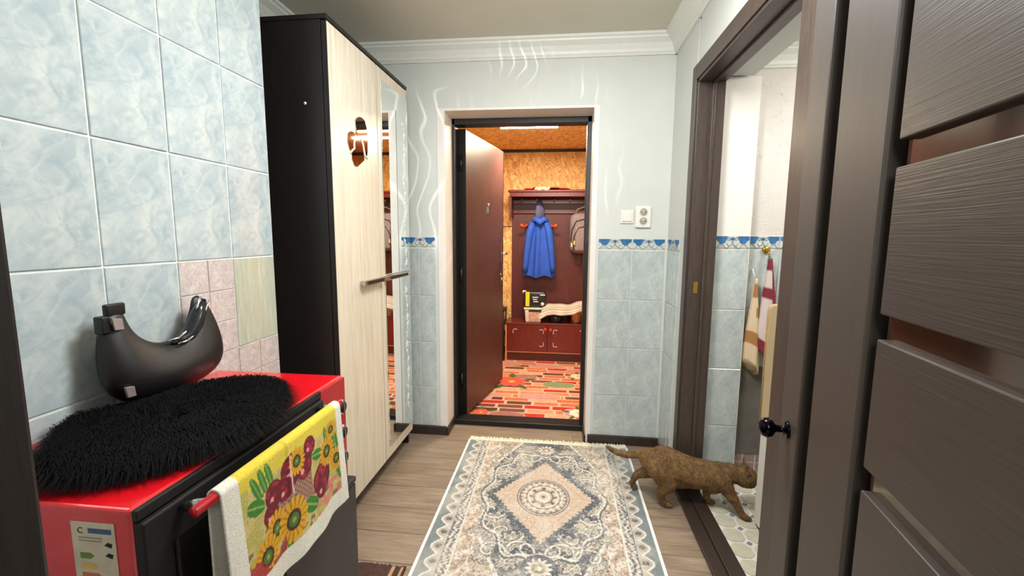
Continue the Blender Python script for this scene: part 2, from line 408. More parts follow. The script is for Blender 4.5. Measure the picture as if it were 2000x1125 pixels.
# ---- tiles
tcache = {}
def tile(parent, plane, a, b, z, w_, h_, mat, th=.0035, name='tile', gap=.006):
    """plane 'Y': wall plane Y=a, centre X=b, faces -Y.  plane 'L': wall X=a, centre Y=b, faces +X.  plane 'R': faces -X."""
    k = (round(w_, 3), round(h_, 3), mat.name)
    if k not in tcache:
        x, y, c = w_/2-gap/2, h_/2-gap/2, .0012; mb = MB()
        vs_ = [(-x,0,-y),(x,0,-y),(x,0,y),(-x,0,y),(-x,-th+c,-y),(x,-th+c,-y),(x,-th+c,y),(-x,-th+c,y),(-x+c,-th,-y+c),(x-c,-th,-y+c),(x-c,-th,y-c),(-x+c,-th,y-c)]
        mb.add(vs_, [(0,1,2,3)]+[(i,(i+1)%4,4+(i+1)%4,4+i) for i in range(4)]+[(4+i,4+(i+1)%4,8+(i+1)%4,8+i) for i in range(4)]+[(8,9,10,11)])
        o = mb.build(name, mat, origin=(0,0,0)); tcache[k] = o
    else:
        o = tcache[k].copy(); COL.objects.link(o)
    o.parent = parent
    jt = random.uniform(-.0006, .0006)
    loc = {'Y': (b, a+jt, z), 'L': (a+jt, b, z), 'R': (a+jt, b, z)}[plane]
    o.location = Vector(loc)-world_loc(parent); o.rotation_euler = (random.uniform(-.003, .003), 0, {'Y': 0, 'L': PI/2, 'R': -PI/2}[plane]+random.uniform(-.003, .003)); return o
ZT = 1.219
# left wall
Ys = [.314, .514, .714, .914, 1.116, 1.326, 1.533]
Zs = [0, .02, .319, .619, .919, ZT, 1.517, 1.820, 2.121, CE]
for i in range(len(Ys)-1):
    for j in range(len(Zs)-1):
        z0, z1 = Zs[j], Zs[j+1]
        if z1-z0 < .05: continue
        y0, y1 = Ys[i], Ys[i+1]
        if i >= 4 and z1 <= ZT+.001:
            if i == 5 and abs(z1-ZT) < .01:
                tile(WL, 'L', LW-.006, (y0+y1)/2, (z0+z1)/2, y1-y0, z1-z0, M_olive)
            else:
                for p in range(2):
                    for q in range(3):
                        tile(WL, 'L', LW-.006, y0+(y1-y0)*(p+.5)/2, z0+(z1-z0)*(q+.5)/3, (y1-y0)/2, (z1-z0)/3, M_pink, gap=.003)
        else:
            tile(WL, 'L', LW-.006, (y0+y1)/2, (z0+z1)/2, y1-y0, z1-z0, M_tile)
# border tile: cream base with blue inlay and scrolls
def border_tile(parent, plane, a, b, z, w_=.2, h_=.062):
    t = tile(parent, plane, a, b, z, w_, h_, M_bord, name='border_tile', gap=.002)
    k = ('inl', round(w_, 3))
    if k not in tcache:
        s = w_/.2; mb = MB()
        for sx in (-1, 1):
            poly = [(.096, .027), (.030, .027), (.036, .010), (.044, -.004), (.058, -.012), (.074, -.008), (.082, .004), (.096, .010)]
            mb.prism([(sx*p[0]*s, p[1]) for p in poly], -.0050, -.003, 'Y')
        mb.prism([(.012*s*math.cos(i*PI/6), .014+.008*math.sin(i*PI/6)) for i in range(12)], -.0048, -.003, 'Y')
        o = mb.build('blue_inlay', M_bblue, origin=(0,0,0))
        sc_ = MB()
        for sx in (-1, 1):
            sc_.tube([(sx*s*(.022+.011*math.cos(t_)*(1-t_/9)), -.0042, .014+.011*math.sin(t_)*(1-t_/9)) for t_ in np.linspace(0, 6, 14)], .0022, 5)
            sc_.tube([(sx*s*(.002+.094*t_), -.0042, -.020+.010*math.cos(t_*2*PI*1.5)*1) for t_ in np.linspace(0, 1, 14)], .002, 5)
            sc_.tube([(sx*s*(.002+.03*t_), -.0042, -.006-.014*math.sin(t_*PI)) for t_ in np.linspace(0, 1, 8)], .0024, 5)
        sc_.ell((0, -.0038, .0), (.007*s, .003, .006), 8, 5)
        o2 = sc_.build('scroll_relief', M_bgrey, origin=(0,0,0))
        tcache[k] = (o, o2)
        for c_ in (o, o2): c_.parent = t
    else:
        for c_ in tcache[k]:
            d = c_.copy(); COL.objects.link(d); d.parent = t
    return t
# back wall tiles : rows below ZT
rows = [(ZT-.3*k-.3, ZT-.3*k) for k in range(4)]
def col_tiles(parent, plane, a, x0, x1, mat, zshift=0.0):
    for z0, z1 in rows:
        z0 = max(z0, .055); 
        tile(parent, plane, a, (x0+x1)/2, (z0+z1)/2+zshift, x1-x0, z1-z0, mat)
for x0, x1 in ((.231, .431), (.431, .623)): col_tiles(WB, 'Y', BW, x0, x1, M_tile2)
border_tile(WB, 'Y', BW, .331, ZT+.039); border_tile(WB, 'Y', BW, .527, ZT+.039, .190)
for x0, x1 in ((-1.07, -.872), (-.872, -.768)): col_tiles(WB, 'Y', BW, x0, x1, M_tile2)
border_tile(WB, 'Y', BW, -.868, ZT+.039, .2)
col_tiles(WR, 'R', RW, 2.455, 2.640, M_tile2); col_tiles(WR, 'R', RW, 2.39, 2.455, M_tile2)
border_tile(WR, 'R', RW, 2.515, ZT+.039, .25)

# ------------------------------------------------------------------ entry doorway: frame, sill, vestibule
fr = MB(); 
fr.box((OX0-.01, RD-.03, 0), (-.685, RD+.06, OH)).box((.160, RD-.03, 0), (OX1+.01, RD+.06, OH)).box((OX0, RD-.03, 2.005), (OX1, RD+.06, OH+.01)).box((OX0, RD-.05, 0), (OX1, RD+.06, .035))
d1 = struct('door_1', fr, M_steel_edge, bevel=.003)
# vestibule shell
VY, VZ, VX0, VX1 = 4.70, 2.20, -.95, .72
struct('wall_vestibule_back', MB().box((VX0-.1, VY, -.05), (VX1+.1, VY+.08, VZ+.1)), M_osb)
struct('wall_vestibule_left', MB().box((VX0-.08, BW+.27, -.05), (VX0, VY, VZ+.1)), M_osb)
struct('wall_vestibule_right', MB().box((VX1, BW+.27, -.05), (VX1+.08, VY, VZ+.1)), M_osb)
g_ = M_osb.copy(); g_.name = 'oriented_strand_board_ceiling'
for n_ in g_.node_tree.nodes:
    if n_.type == 'MAPPING' and n_.inputs['Rotation'].default_value[1] != 0:
        r = n_.inputs['Rotation'].default_value; r[0] = PI/2
struct('ceiling_vestibule', MB().box((VX0-.1, BW+.27, VZ), (VX1+.1, VY+.1, VZ+.06)), g_)
struct('trim_6', MB().box((VX0, VY-.02, VZ-.028), (VX1, VY, VZ)), M_steel_edge)
struct('trim_7', MB().box((VX0, VY-.012, .0), (VX1, VY, .05)), M_steel_edge)
# OSB sheet joint battens are thin grooves between boards
struct('trim_8', MB().box((VX0, VY-.004, 1.395), (-.5, VY, 1.402)), M_steel_edge)

# printed linoleum (bricks, stones, flowers are flat print)
def make_lino():
    x0, x1, y0, y1 = VX0, VX1, RD+.06, VY; nx, ny = 300, 330
    xs = np.linspace(x0, x1, nx); ys = np.linspace(y0, y1, ny); X, Y = np.meshgrid(xs, ys, indexing='ij')
    C = np.zeros(X.shape+(3,)); C[:] = L3((228, 192, 162))
    bh, bw_ = .075, .21; r = np.floor(Y/bh).astype(int); xo = X+(r % 2)*.1+((r*37) % 11)*.012
    ci = np.floor(xo/bw_).astype(int); fx = xo/bw_-ci; fy = Y/bh-r
    pal = np.array([L3(c) for c in [(225, 140, 98), (200, 48, 44), (232, 160, 120), (110, 66, 62), (214, 120, 84), (236, 178, 146), (206, 56, 50), (222, 128, 96), (128, 78, 70)]])
    h = ((ci*7349+r*9151+ci*r*31) % 97) % 9
    brick = (fx > .05) & (fx < .95) & (fy > .12) & (fy < .88)
    n_ = fbm(X*60+5, Y*90, 3); bc = pal[h]*(0.65+.7*n_)[..., None]
    C[brick] = bc[brick]
    def stone(cx, cy_, rx, ry, c, a=0):
        dx, dy = X-cx, Y-cy_; u = dx*math.cos(a)+dy*math.sin(a); v_ = -dx*math.sin(a)+dy*math.cos(a)
        d = (np.abs(u/rx)**2.6+np.abs(v_/ry)**2.6)+.25*(fbm(X*14, Y*14, 9)-.5)
        put(C, (d < 1.12), L3((236, 204, 184))); put(C, (d < 1), np.array(L3(c))); C[d < 1] *= (.75+.5*fbm(X*40, Y*40, 5))[d < 1][:, None]
    def flower(cx, cy_, R_, c1, c2, np_=8):
        dx, dy = X-cx, Y-cy_; r_ = np.hypot(dx, dy); th = np.arctan2(dy, dx)
        for k in range(5):
            a = k*1.25+.4; lx, ly = cx+R_*1.15*math.cos(a), cy_+R_*1.15*math.sin(a)
            u = (X-lx)*math.cos(a)+(Y-ly)*math.sin(a); v_ = -(X-lx)*math.sin(a)+(Y-ly)*math.cos(a)
            put(C, ((u/(R_*.6))**2+(v_/(R_*.22))**2 < 1), L3((86, 112, 62)))
        d = r_/(R_*(.82+.18*np.abs(np.sin(th*np_/2)))); put(C, d < 1, L3(c1)); put(C, (d < 1)*(.5+.5*np.sin(r_/R_*26+th*2)), L3(c2), .55)
        put(C, r_ < R_*.22, L3((236, 196, 70)))
    for a in [(-.62, 3.35, .10, .07, (214, 158, 148)), (-.13, 3.42, .17, .07, (220, 160, 150)), (-.36, 3.02, .13, .06, (172, 120, 112)), (.02, 3.72, .14, .07, (140, 160, 118)), (-.10, 4.25, .17, .06, (216, 160, 150)),
              (.18, 3.12, .12, .08, (205, 160, 160)), (-.5, 4.28, .14, .06, (210, 150, 140)), (-.3, 3.9, .12, .06, (180, 130, 120)), (.2, 4.1, .12, .08, (214, 150, 136))]: stone(*a)
    flower(-.40, 3.76, .13, (226, 78, 66), (246, 140, 120)); flower(.20, 3.98, .075, (240, 226, 190), (250, 245, 225)); flower(.17, 3.12, .075, (244, 236, 214), (255, 250, 236)); flower(-.55, 3.05, .06, (226, 96, 66), (240, 130, 110))
    mb = MB(); pts = np.stack([X, Y, np.zeros_like(X)], -1).reshape(-1, 3); mb.grid(pts.tolist(), nx, ny, False)
    return mb.build('floor_vestibule', vcol('printed_linoleum', .32, .05), col=C.reshape(-1, 3), fix=False)
o = make_lino(); o['kind'] = 'structure'
o.data.flip_normals() if o.data.polygons[0].normal.z < 0 else None
struct('floor_vestibule_slab', MB().box((VX0-.1, RD+.05, -.1), (VX1+.1, VY+.1, -.004)), M_cement)

# LED tube
t = thing('ceiling_tube_lamp', 'glowing warm LED tube on the strand board ceiling of the vestibule', 'lamp', (-.26, 3.60, VZ))
bx('housing', (-.50, 3.58, VZ-.018), (-.02, 3.63, VZ), M_wplas, t, bevel=.003)
g = G('led_tube_glow'); g.b.inputs['Emission Color'].default_value = (1, .86, .60, 1); g.b.inputs['Emission Strength'].default_value = 26; g.fin((1, .95, .85, 1), .4)
MB().tube([(-.49, 3.605, VZ-.030), (-.03, 3.605, VZ-.030)], .014, 10).build('tube', g.m, t)

# steel door leaf, opened into the vestibule; local x runs from hinge to free edge
sa = math.atan2(3.592-2.908, -.499+.632)
t = thing('steel_entry_door', 'open brown steel entry door leaf with chrome locks, swung into vestibule', 'door', (-.634, 2.935, .03), sa)
LD = .80
MB().box((0, 0, 0), (LD, .06, 1.97)).build('leaf', M_steel, t, local=True, bevel=.004)
MB().box((-.006, -.004, 0), (.0, .066, 1.97)).box((LD, .0, 0), (LD+.008, .066, 1.97)).build('edge_strip', M_steel_edge, t, local=True)
def lathe_y(mb, prof, c, n=14): return mb.lathe(prof, 'Y', c, n)
mb = MB(); mb.box((LD-.075, -.010, 1.04), (LD-.035, .0, 1.20)); 
mb.build('lock_plate', M_chrome, t, local=True, bevel=.004)
hh = MB().tube([(LD-.055, -.008, 1.12), (LD-.055, -.05, 1.12), (LD-.06, -.055, 1.12), (LD-.16, -.055, 1.118)], .009, 8).build('lever_handle', M_chrome, t, local=True)
mb = MB(); mb.box((LD-.075, -.010, .86), (LD-.035, .0, .95)); mb.build('lock_plate', M_chrome, t, local=True, bevel=.004)
lathe_y(MB(), [(.010, -.018), (.012, -.01), (.012, 0)], (LD-.055, 0, .905)).build('cylinder', M_chrome, t, local=True)
mb = MB(); mb.box((LD-.07, -.008, 1.24), (LD-.045, 0, 1.34)); mb.build('night_latch', M_chrome, t, local=True, bevel=.003)
mb = MB(); lathe_y(mb, [(.014, -.008), (.016, 0)], (LD-.36, 0, 1.50)); mb.box((LD-.372, -.008, 1.44), (LD-.352, -.0, 1.49)); mb.build('peephole', M_chrome, t, local=True)
for z in (.25, 1.0, 1.75):
    MB().tube([(-.012, .03, z-.05), (-.012, .03, z+.05)], .010, 10).build('hinge', M_steel_edge, t, local=True)

# ------------------------------------------------------------------ hall stand in the vestibule
HF, HB = 4.40, 4.69
t = thing('hall_stand', 'tall mahogany hall stand with shelf, hook rail and low bench cupboard', 'hall stand', (.05, 4.55, 0))
bx('back_panel', (-.505, HB-.018, .38), (.62, HB, 1.74), M_mahog_d, t)
bx('shelf', (-.52, HF, 1.735), (.63, HB-.018, 1.757), M_mahog, t, bevel=.004)
bx('shelf_fascia', (-.50, HF+.015, 1.69), (.61, HF+.030, 1.735), M_mahog, t, bevel=.003)
bx('side_panel', (-.505, HF+.03, 1.50), (-.488, HB-.018, 1.735), M_mahog_d, t)
for z in (1.635, 1.535): bx('hook_rail', (-.50, HB-.04, z), (.62, HB-.018, z+.045), M_mahog, t, bevel=.004)
for x in (-.40, -.24, -.06, .10, .26):
    MB().tube([(x, HB-.04, 1.66), (x, HB-.085, 1.652), (x, HB-.095, 1.67), (x, HB-.09, 1.70)], .006, 6).build('hook', M_silver, t)
M_orange = simple('orange_plastic', (232, 84, 48), .4)
for sx, x in ((-1, -.335), (1, -.095)):
    MB().tube([(x, HB-.03, 1.42), (x+sx*.02, HB-.10, 1.40), (x+sx*.05, HB-.14, 1.40), (x+sx*.065, HB-.15, 1.42)], .013, 8).build('hook', M_orange, t, label='orange plastic hook')
bx('bench_top', (-.54, HF-.005, .388), (.64, HB, .408), M_mahog, t, bevel=.003)
bx('bench_carcass', (-.52, HF+.012, .10), (.62, HB-.02, .388), M_mahog_d, t)
bx('side_panel', (-.54, HF, 0), (-.522, HB, .388), M_edge, t)
bx('bottom_rail', (-.52, HF, .095), (.62, HF+.02, .107), M_edge, t)
bx('plinth', (-.52, HF+.03, .0), (.62, HF+.05, .095), M_mahog_d, t)
def corner(mb, x, z, sx, sz, L=.045, y=HF-.010):
    mb.box((min(x, x+sx*L), y, min(z, z+sz*.007)), (max(x, x+sx*L), y+.006, max(z, z+sz*.007))); mb.box((min(x, x+sx*.007), y, min(z, z+sz*L)), (max(x, x+sx*.007), y+.006, max(z, z+sz*L)))
dl = bx('door', (-.515, HF-.006, .112), (-.105, HF+.012, .384), M_mahog, t, bevel=.002)
for x, z, a, b in ((-.46, .345, 1, -1), (-.14, .345, -1, -1), (-.14, .165, -1, 1)):
    mb = MB(); corner(mb, x, z, a, b); mb.build('corner_inlay', M_inlay, dl)
M_mahr = mk_wenge('red_mahogany_veneer', (112, 34, 26), .3, (60, 60, 2), .1, d=.7, l=1.3)
dr = bx('door', (-.10, HF-.006, .112), (.31, HF+.012, .384), M_mahr, t, bevel=.002)
for x, z, a, b in ((-.045, .345, 1, -1), (-.045, .165, 1, 1), (.27, .345, -1, -1)):
    mb = MB(); corner(mb, x, z, a, b); mb.build('corner_inlay', M_inlay, dr)
for i in range(5): bx('groove_strip', (.07+i*.045, HF-.010, .12), (.085+i*.045, HF-.005, .378), M_mahr, dr)
M_knobr = simple('red_wood_knob', (176, 50, 40), .2, coat=.5)
MB().lathe([(.006, 0), (.008, -.012), (.018, -.018), (.020, -.028), (.012, -.036), (.001, -.038)], 'Y', (-.125, HF-.006, .350), 12).build('knob', M_knobr, dl)
MB().lathe([(.006, 0), (.008, -.012), (.018, -.018), (.020, -.028), (.012, -.036), (.001, -.038)], 'Y', (-.070, HF-.006, .348), 12).build('knob', M_knobr, dr)

# blue jacket hanging
M_blue = simple('blue_fabric', (38, 84, 190), .75, var=.12, vs_=14, bump=.2, bs=80)
M_bluegrey = simple('grey_blue_knit', (86, 90, 128), .9, var=.2, vs_=60)
t = thing('blue_jacket', 'bright blue hooded jacket hanging from the hall stand hooks', 'jacket', (-.21, 4.60, .86))
def drape(cx, cy_, rows_, nth=48, folds=7, seed=1):
    pts = []; nv = nth
    for (z, hw, dp, amp, sx) in rows_:
        for j in range(nv):
            a = 2*PI*j/nv; f = 1+amp*(math.sin(folds*a+seed)+.5*math.sin((folds*2-3)*a+seed*2))
            hem = .012*math.sin(5*a+seed) if amp > .18 else 0
            pts.append((cx+sx+hw*math.cos(a)*(1+.25*(f-1)), cy_+dp*math.sin(a)*f, z+hem))
    return pts, len(rows_), nv
mb = MB(); rows_ = [(1.50, .03, .02, .1, -.0), (1.485, .075, .04, .10, 0), (1.46, .095, .05, .10, 0), (1.42, .095, .05, .12, 0), (1.36, .105, .05, .16, 0), (1.25, .118, .05, .22, .0), (1.1, .135, .052, .30, 0), (.98, .150, .055, .36, 0), (.90, .160, .055, .38, -.005), (.875, .162, .05, .38, -.005)]
p, a, b = drape(-.205, 4.585, rows_); mb.grid(p, a, b, closed=True); mb.f.append(tuple(range(b-1, -1, -1))); mb.sm.append(True)
o = mb.build('body', M_blue, t); sb = o.modifiers.new('s', 'SUBSURF'); sb.levels = sb.render_levels = 1
for sx in (-1, 1):
    mb = MB(); mb.tube([(-.205+sx*.07, 4.545, 1.44), (-.205+sx*.10, 4.53, 1.34), (-.205+sx*.125, 4.525, 1.15), (-.205+sx*.14, 4.525, .99), (-.205+sx*.145, 4.53, .93)], [.035, .040, .036, .032, .030], 12, flat=.8); mb.build('sleeve', M_blue, t)
mb = MB(); mb.tube([(-.285, 4.535, 1.445), (-.25, 4.515, 1.475), (-.20, 4.51, 1.44), (-.16, 4.515, 1.475), (-.125, 4.535, 1.45)], [.02, .032, .042, .032, .02], 12, flat=.8); mb.build('hood', M_blue, t)
mb = MB(); mb.tube([(-.205, 4.60, 1.67), (-.205, 4.59, 1.62), (-.205, 4.58, 1.55), (-.205, 4.57, 1.46)], [.02, .045, .062, .065], 12, flat=.5); mb.build('collar_lining', M_bluegrey, t, label='grey blue lining of collar')

# backpack
M_pack = simple('grey_backpack_fabric', (132, 118, 122), .8, var=.1, vs_=40, bump=.15)
M_packd = simple('dark_backpack_strap', (60, 46, 50), .8)
t = thing('grey_backpack', 'grey backpack with curved pocket zips hanging at the doorway edge', 'backpack', (.25, 4.55, 1.12))
def rbox(name, c, h, mat, par, bev): 
    return MB().box((c[0]-h[0], c[1]-h[1], c[2]-h[2]), (c[0]+h[0], c[1]+h[1], c[2]+h[2])).build(name, mat, par, bevel=bev, seg=5, smooth=True)
rbox('body', (.25, 4.57, 1.33), (.145, .085, .205), M_pack, t, .07); rbox('front_pocket', (.265, 4.475, 1.275), (.115, .03, .13), M_pack, t, .029)
MB().tube([(.14, 4.455, 1.16), (.145, 4.45, 1.30), (.19, 4.445, 1.385), (.26, 4.442, 1.40), (.36, 4.445, 1.39)], .005, 6).build('zip', M_packd, t)
MB().tube([(.115, 4.49, 1.25), (.12, 4.485, 1.36), (.165, 4.482, 1.45), (.25, 4.48, 1.475), (.37, 4.485, 1.47)], .005, 6).build('zip', M_packd, t)
MB().tube([(.16, 4.57, 1.50), (.18, 4.56, 1.57), (.25, 4.56, 1.60), (.32, 4.56, 1.55)], .013, 8, flat=.5).build('handle', M_pack, t)
MB().tube([(.17, 4.56, 1.14), (.165, 4.56, 1.05), (.20, 4.56, 1.01), (.235, 4.56, 1.05), (.23, 4.56, 1.14)], .009, 6, flat=.5).build('strap', M_packd, t)
M_yel = simple('pale_yellow_tag', (230, 196, 120), .5)
for x, z in ((.125, 1.215), (.150, 1.235)): bx('zip_pull', (x-.006, 4.44, z-.02), (x+.006, 4.447, z+.02), M_yel, t)

# red patterned cloth on top shelf
M_redc = simple('red_white_cloth', (196, 40, 48), .8, var=.2)
M_creamc = simple('cream_cloth', (226, 190, 160), .8)
t = thing('folded_red_cloth', 'red and cream folded cloth lying on the top shelf', 'cloth', (-.15, 4.52, 1.757))
mb = MB(); mb.grid([(-.36+.46*i/14, 4.415+.2*j/8, 1.760+.016*math.sin(PI*i/14)+.004*math.sin(i*2.1+j)) for i in range(15) for j in range(9)], 15, 9); o = mb.build('cloth', M_redc, t); s_ = o.modifiers.new('t', 'SOLIDIFY'); s_.thickness = .008; s_.offset = 1
mb = MB(); mb.grid([(-.26+.15*i/8+.02*math.sin(j*2), 4.400+.10*j/6, 1.780+.006*math.sin(i*1.7+j)-(.028 if j == 0 else 0)) for i in range(9) for j in range(7)], 9, 7); o = mb.build('patch', M_creamc, t, label='cream corner of the cloth'); s_ = o.modifiers.new('t', 'SOLIDIFY'); s_.thickness = .006; s_.offset = 1

# white crate with black canister pouch, striped towel over pot
M_wcr = simple('white_carton', (222, 206, 192), .5)
M_blk = simple('black_plastic_pouch', (34, 32, 34), .35)
M_yl = simple('yellow_stripe', (232, 214, 30), .4)
t = thing('white_bucket', 'small white printed bucket standing at the left of the bench', 'bucket', (-.26, 4.50, .408))
mb = MB(); mb.box((-.345, 4.44, .408), (-.165, 4.58, .545)); 
mb.v = [(x+(.012 if z < .5 and x < -.25 else (-.012 if z < .5 else 0)), y, z) for x, y, z in mb.v]
mb.build('body', M_wcr, t, bevel=.01, seg=3); bx('rim', (-.352, 4.433, .545), (-.158, 4.587, .560), M_wplas, t, bevel=.004)
bx('printed_label', (-.30, 4.434, .425), (-.20, 4.439, .52), simple('pinkish_label_print', (206, 160, 138), .5, var=.35, vs_=40), t)
bx('lid_stripe', (-.30, 4.431, .522), (-.17, 4.436, .54), M_blk, t)
t = thing('black_pouch', 'black pouch with yellow stripe and white cap lying on white bucket', 'pouch', (-.24, 4.5, .56))
rbox('body', (-.245, 4.50, .645), (.12, .045, .082), M_blk, t, .025)
bx('stripe', (-.335, 4.449, .575), (-.295, 4.456, .725), M_yl, t)
MB().lathe([(.02, 0), (.02, .03), (.012, .034)], 'Z', (-.352, 4.5, .70), 12).build('cap', M_wplas, t)
for i in range(3): bx('lettering', (-.265+.005*i, 4.447, .665-.022*i), (-.205-.012*(i % 2), 4.4545, .674-.022*i), M_wplas, t)
bx('lettering', (-.185, 4.447, .69), (-.135, 4.4545, .70), M_wplas, t)
MB().lathe([(.018, -.003), (.018, .003)], 'Y', (-.16, 4.452, .60), 14).build('emblem', M_wplas, t)
M_pot = simple('steel_pot', (150, 120, 96), .2, 1)
t = thing('steel_pot', 'steel pot with yellow rim half under the striped towel', 'pot', (.19, 4.50, .408))
MB().lathe([(.085, 0), (.09, .005), (.09, .12), (.093, .125)], 'Z', (.19, 4.50, .409), 28).build('body', M_pot, t)
MB().lathe([(.094, .125), (.094, .145), (.05, .15), (.001, .15)], 'Z', (.19, 4.50, .409), 28).build('lid', M_yl, t)
t = thing('dark_pot', 'low dark pot hidden beneath the striped towel', 'pot', (.0, 4.52, .408))
MB().lathe([(.07, 0), (.075, .005), (.075, .09)], 'Z', (-.02, 4.52, .409), 24).build('body', M_blk, t)
def striped_towel():
    nu, nv = 60, 24; pts = []; C = []
    for i in range(nu):
        for j in range(nv):
            u, v_ = i/(nu-1), j/(nv-1); x = -.16+.50*u
            ztop = .565+.06*u+.012*math.sin(u*9)
            yb = 4.60; s_ = v_
            if s_ < .5: y = yb-.2*s_*2*.95; z = ztop+.004*math.sin(x*40)
            else: y = yb-.19-.02*math.sin((s_-.5)*PI)-.012*math.sin(u*22)*(s_-.5)*2; z = ztop-(s_-.5)*2*(.095-.02*u+.03*(1 if u < .12 else 0)*(1-u/.12))
            pts.append((x+(-.04*(v_-.5)*2 if v_ > .5 and u < .2 else 0)*(1-u/.2), y, z))
            st = math.sin(v_*44); C.append(L3((232, 222, 212)) if st > -.2 else L3((176, 162, 152)))
    mb = MB().grid(pts, nu, nv); o = mb.build('striped_towel', vcol('striped_towel_cloth', .9), col=np.array(C)); s2 = o.modifiers.new('t', 'SOLIDIFY'); s2.thickness = .006
    return o
tag(striped_towel(), 'cream towel with grey stripes draped over pots on the bench', 'towel')

# dark shoe rack left of hall stand
t = thing('black_rack', 'narrow black rack of odds and ends left of the hall stand', 'rack', (-.68, 4.50, 0))
mb = MB()
for x in (-.79, -.56):
    for y in (4.40, 4.62): mb.tube([(x, y, 0), (x, y, .53)], .009, 6)
mb.build('frame', M_matte_black, t)
for z in (.08, .26, .38, .52): bx('shelf', (-.80, 4.39, z), (-.55, 4.63, z+.015), M_matte_black, t)
M_shoe = simple('dark_olive_shoe', (52, 50, 34), .6, var=.4, vs_=20)
for i, (z, lab) in enumerate(((.095, 'dark shoe on the lowest shelf of the black rack'), (.275, 'olive shoe on the middle shelf of the black rack'), (.395, 'dark shoe on the upper shelf of black rack'))):
    t2 = thing('shoe', lab, 'shoe', (-.66, 4.48, z))
    MB().tube([(-.66, 4.58, z+.035), (-.66, 4.52, z+.04), (-.655, 4.46, z+.032), (-.655, 4.41, z+.026)], [.025, .036, .032, .018], 12).build('upper', M_shoe, t2)
    bx('sole', (-.69, 4.40, z), (-.63, 4.60, z+.012), M_matte_black, t2, bevel=.005)
M_peach = simple('peach_straw_hat', (226, 160, 122), .8, var=.2)
t = thing('rolled_peach_cloth', 'rolled peach cloth on top of the black rack', 'cloth', (-.64, 4.48, .535))
MB().tube([(-.74, 4.48, .575), (-.62, 4.475, .585), (-.575, 4.47, .565)], [.04, .042, .03], 14).build('roll', M_peach, t)
MB().tube([(-.74, 4.442, .60), (-.60, 4.437, .605)], .006, 6).build('fold', M_creamc, t)

# ------------------------------------------------------------------ wardrobe
WX, WY0, WY1_, WT = -.901, 1.698, 2.535, 2.142
t = thing('wardrobe', 'tall dark wardrobe with pale ash doors and a long mirror', 'wardrobe', (-1.15, 2.1, 0))
bx('side_panel', (-1.42, WY0, 0), (WX-.026, WY0+.018, WT-.018), M_black_body, t, bevel=.001)
bx('side_panel', (-1.42, WY1_-.018, 0), (WX-.026, WY1_, WT-.018), M_black_body, t, bevel=.001)
bx('top_board', (-1.42, WY0-.004, WT-.018), (WX+.002, WY1_+.004, WT), M_black_body, t, bevel=.002)
bx('bottom_board', (-1.42, WY0+.018, .085), (WX-.026, WY1_-.018, .103), M_black_body, t)
bx('plinth', (WX-.095, WY0+.018, 0), (WX-.080, WY1_-.018, .085), M_black_body, t)
bx('back_board', (-1.425, WY0, 0), (-1.42, WY1_, WT), M_black_body, t)
bx('divider', (-1.41, 2.124, .103), (WX-.026, 2.140, WT-.018), M_black_body, t)
da = bx('door', (WX-.018, WY0+.004, .090), (WX, 2.128, WT-.024), M_ash, t, bevel=.001)
db = bx('door', (WX-.018, 2.138, .090), (WX, WY1_-.002, WT-.024), M_ash, t, bevel=.001)
bx('edge_band', (WX-.022, WY0+.000, .090), (WX-.0015, WY0+.0035, WT-.024), M_black_body, da)
mb = MB().box((WX, 2.178, .150), (WX+.004, WY1_-.010, 2.066)); mb.v = [(x+.0035 if (x > WX+.002 and y > 2.3) else x, y, z) for x, y, z in mb.v]; mb.build('mirror', M_mirror, db, bevel=.0025, seg=1)
bx('mirror_edge', (WX, WY1_-.0095, .150), (WX+.0075, WY1_-.0065, 2.066), M_silver, db)
# white vine decals on the mirror
vine = MB()
vy = 2.460
def star(mb, y, z, r, n=5):
    poly = [(y+(r if k % 2 == 0 else r*.42)*math.sin(k*PI/n), z+(r if k % 2 == 0 else r*.42)*math.cos(k*PI/n)) for k in range(2*n)]
    mb.prism(poly, WX+.0055, WX+.0080, 'X')
for k in range(31):
    z = 1.90-k*.054
    if 1.00 < z < 1.12: continue
    if k % 3 == 2: star(vine, vy+.008*math.sin(k), z, .024)
    else:
        s_ = 1 if k % 2 else -1
        vine.prism([(vy, z), (vy+s_*.017, z+.011), (vy+s_*.021, z+.028), (vy+s_*.006, z+.021)], WX+.0055, WX+.0080, 'X')
        vine.prism([(vy-.001, z-.02), (vy+.001, z-.02), (vy+.001, z+.02), (vy-.001, z+.02)], WX+.0055, WX+.0079, 'X')
vine.build('vine_decal', M_decal, db, kind='stuff')
for d_, y0, y1 in ((da, 1.890, 2.112), (db, 2.152, 2.525)):
    h = bx('handle', (WX+.014, y0, 1.066), (WX+.034, y1, 1.090), M_silver, d_, bevel=.003)
    bx('handle_inset', (WX+.0343, y0+.03, 1.071), (WX+.036, y1-.03 if d_ is da else y1-.11, 1.085), M_matte_black, d_)
    for y in (y0+.02, y1-.02): bx('handle_post', (WX, y-.006, 1.070), (WX+.014, y+.006, 1.086), M_silver, d_)
hA = [(1.905, 1.782), (1.904, 1.796), (1.915, 1.81), (1.938, 1.822), (1.964, 1.826), (1.993, 1.82), (2.008, 1.796), (2.018, 1.762), (2.014, 1.687), (2.007, 1.661), (1.994, 1.669), (1.979, 1.708), (1.957, 1.73), (1.932, 1.739), (1.909, 1.734), (1.902, 1.743), (1.911, 1.763)]
hB = [(1.835, 1.728), (1.859, 1.742), (1.882, 1.744), (1.898, 1.735), (1.889, 1.716), (1.881, 1.672), (1.86, 1.658), (1.845, 1.662), (1.83, 1.693)]
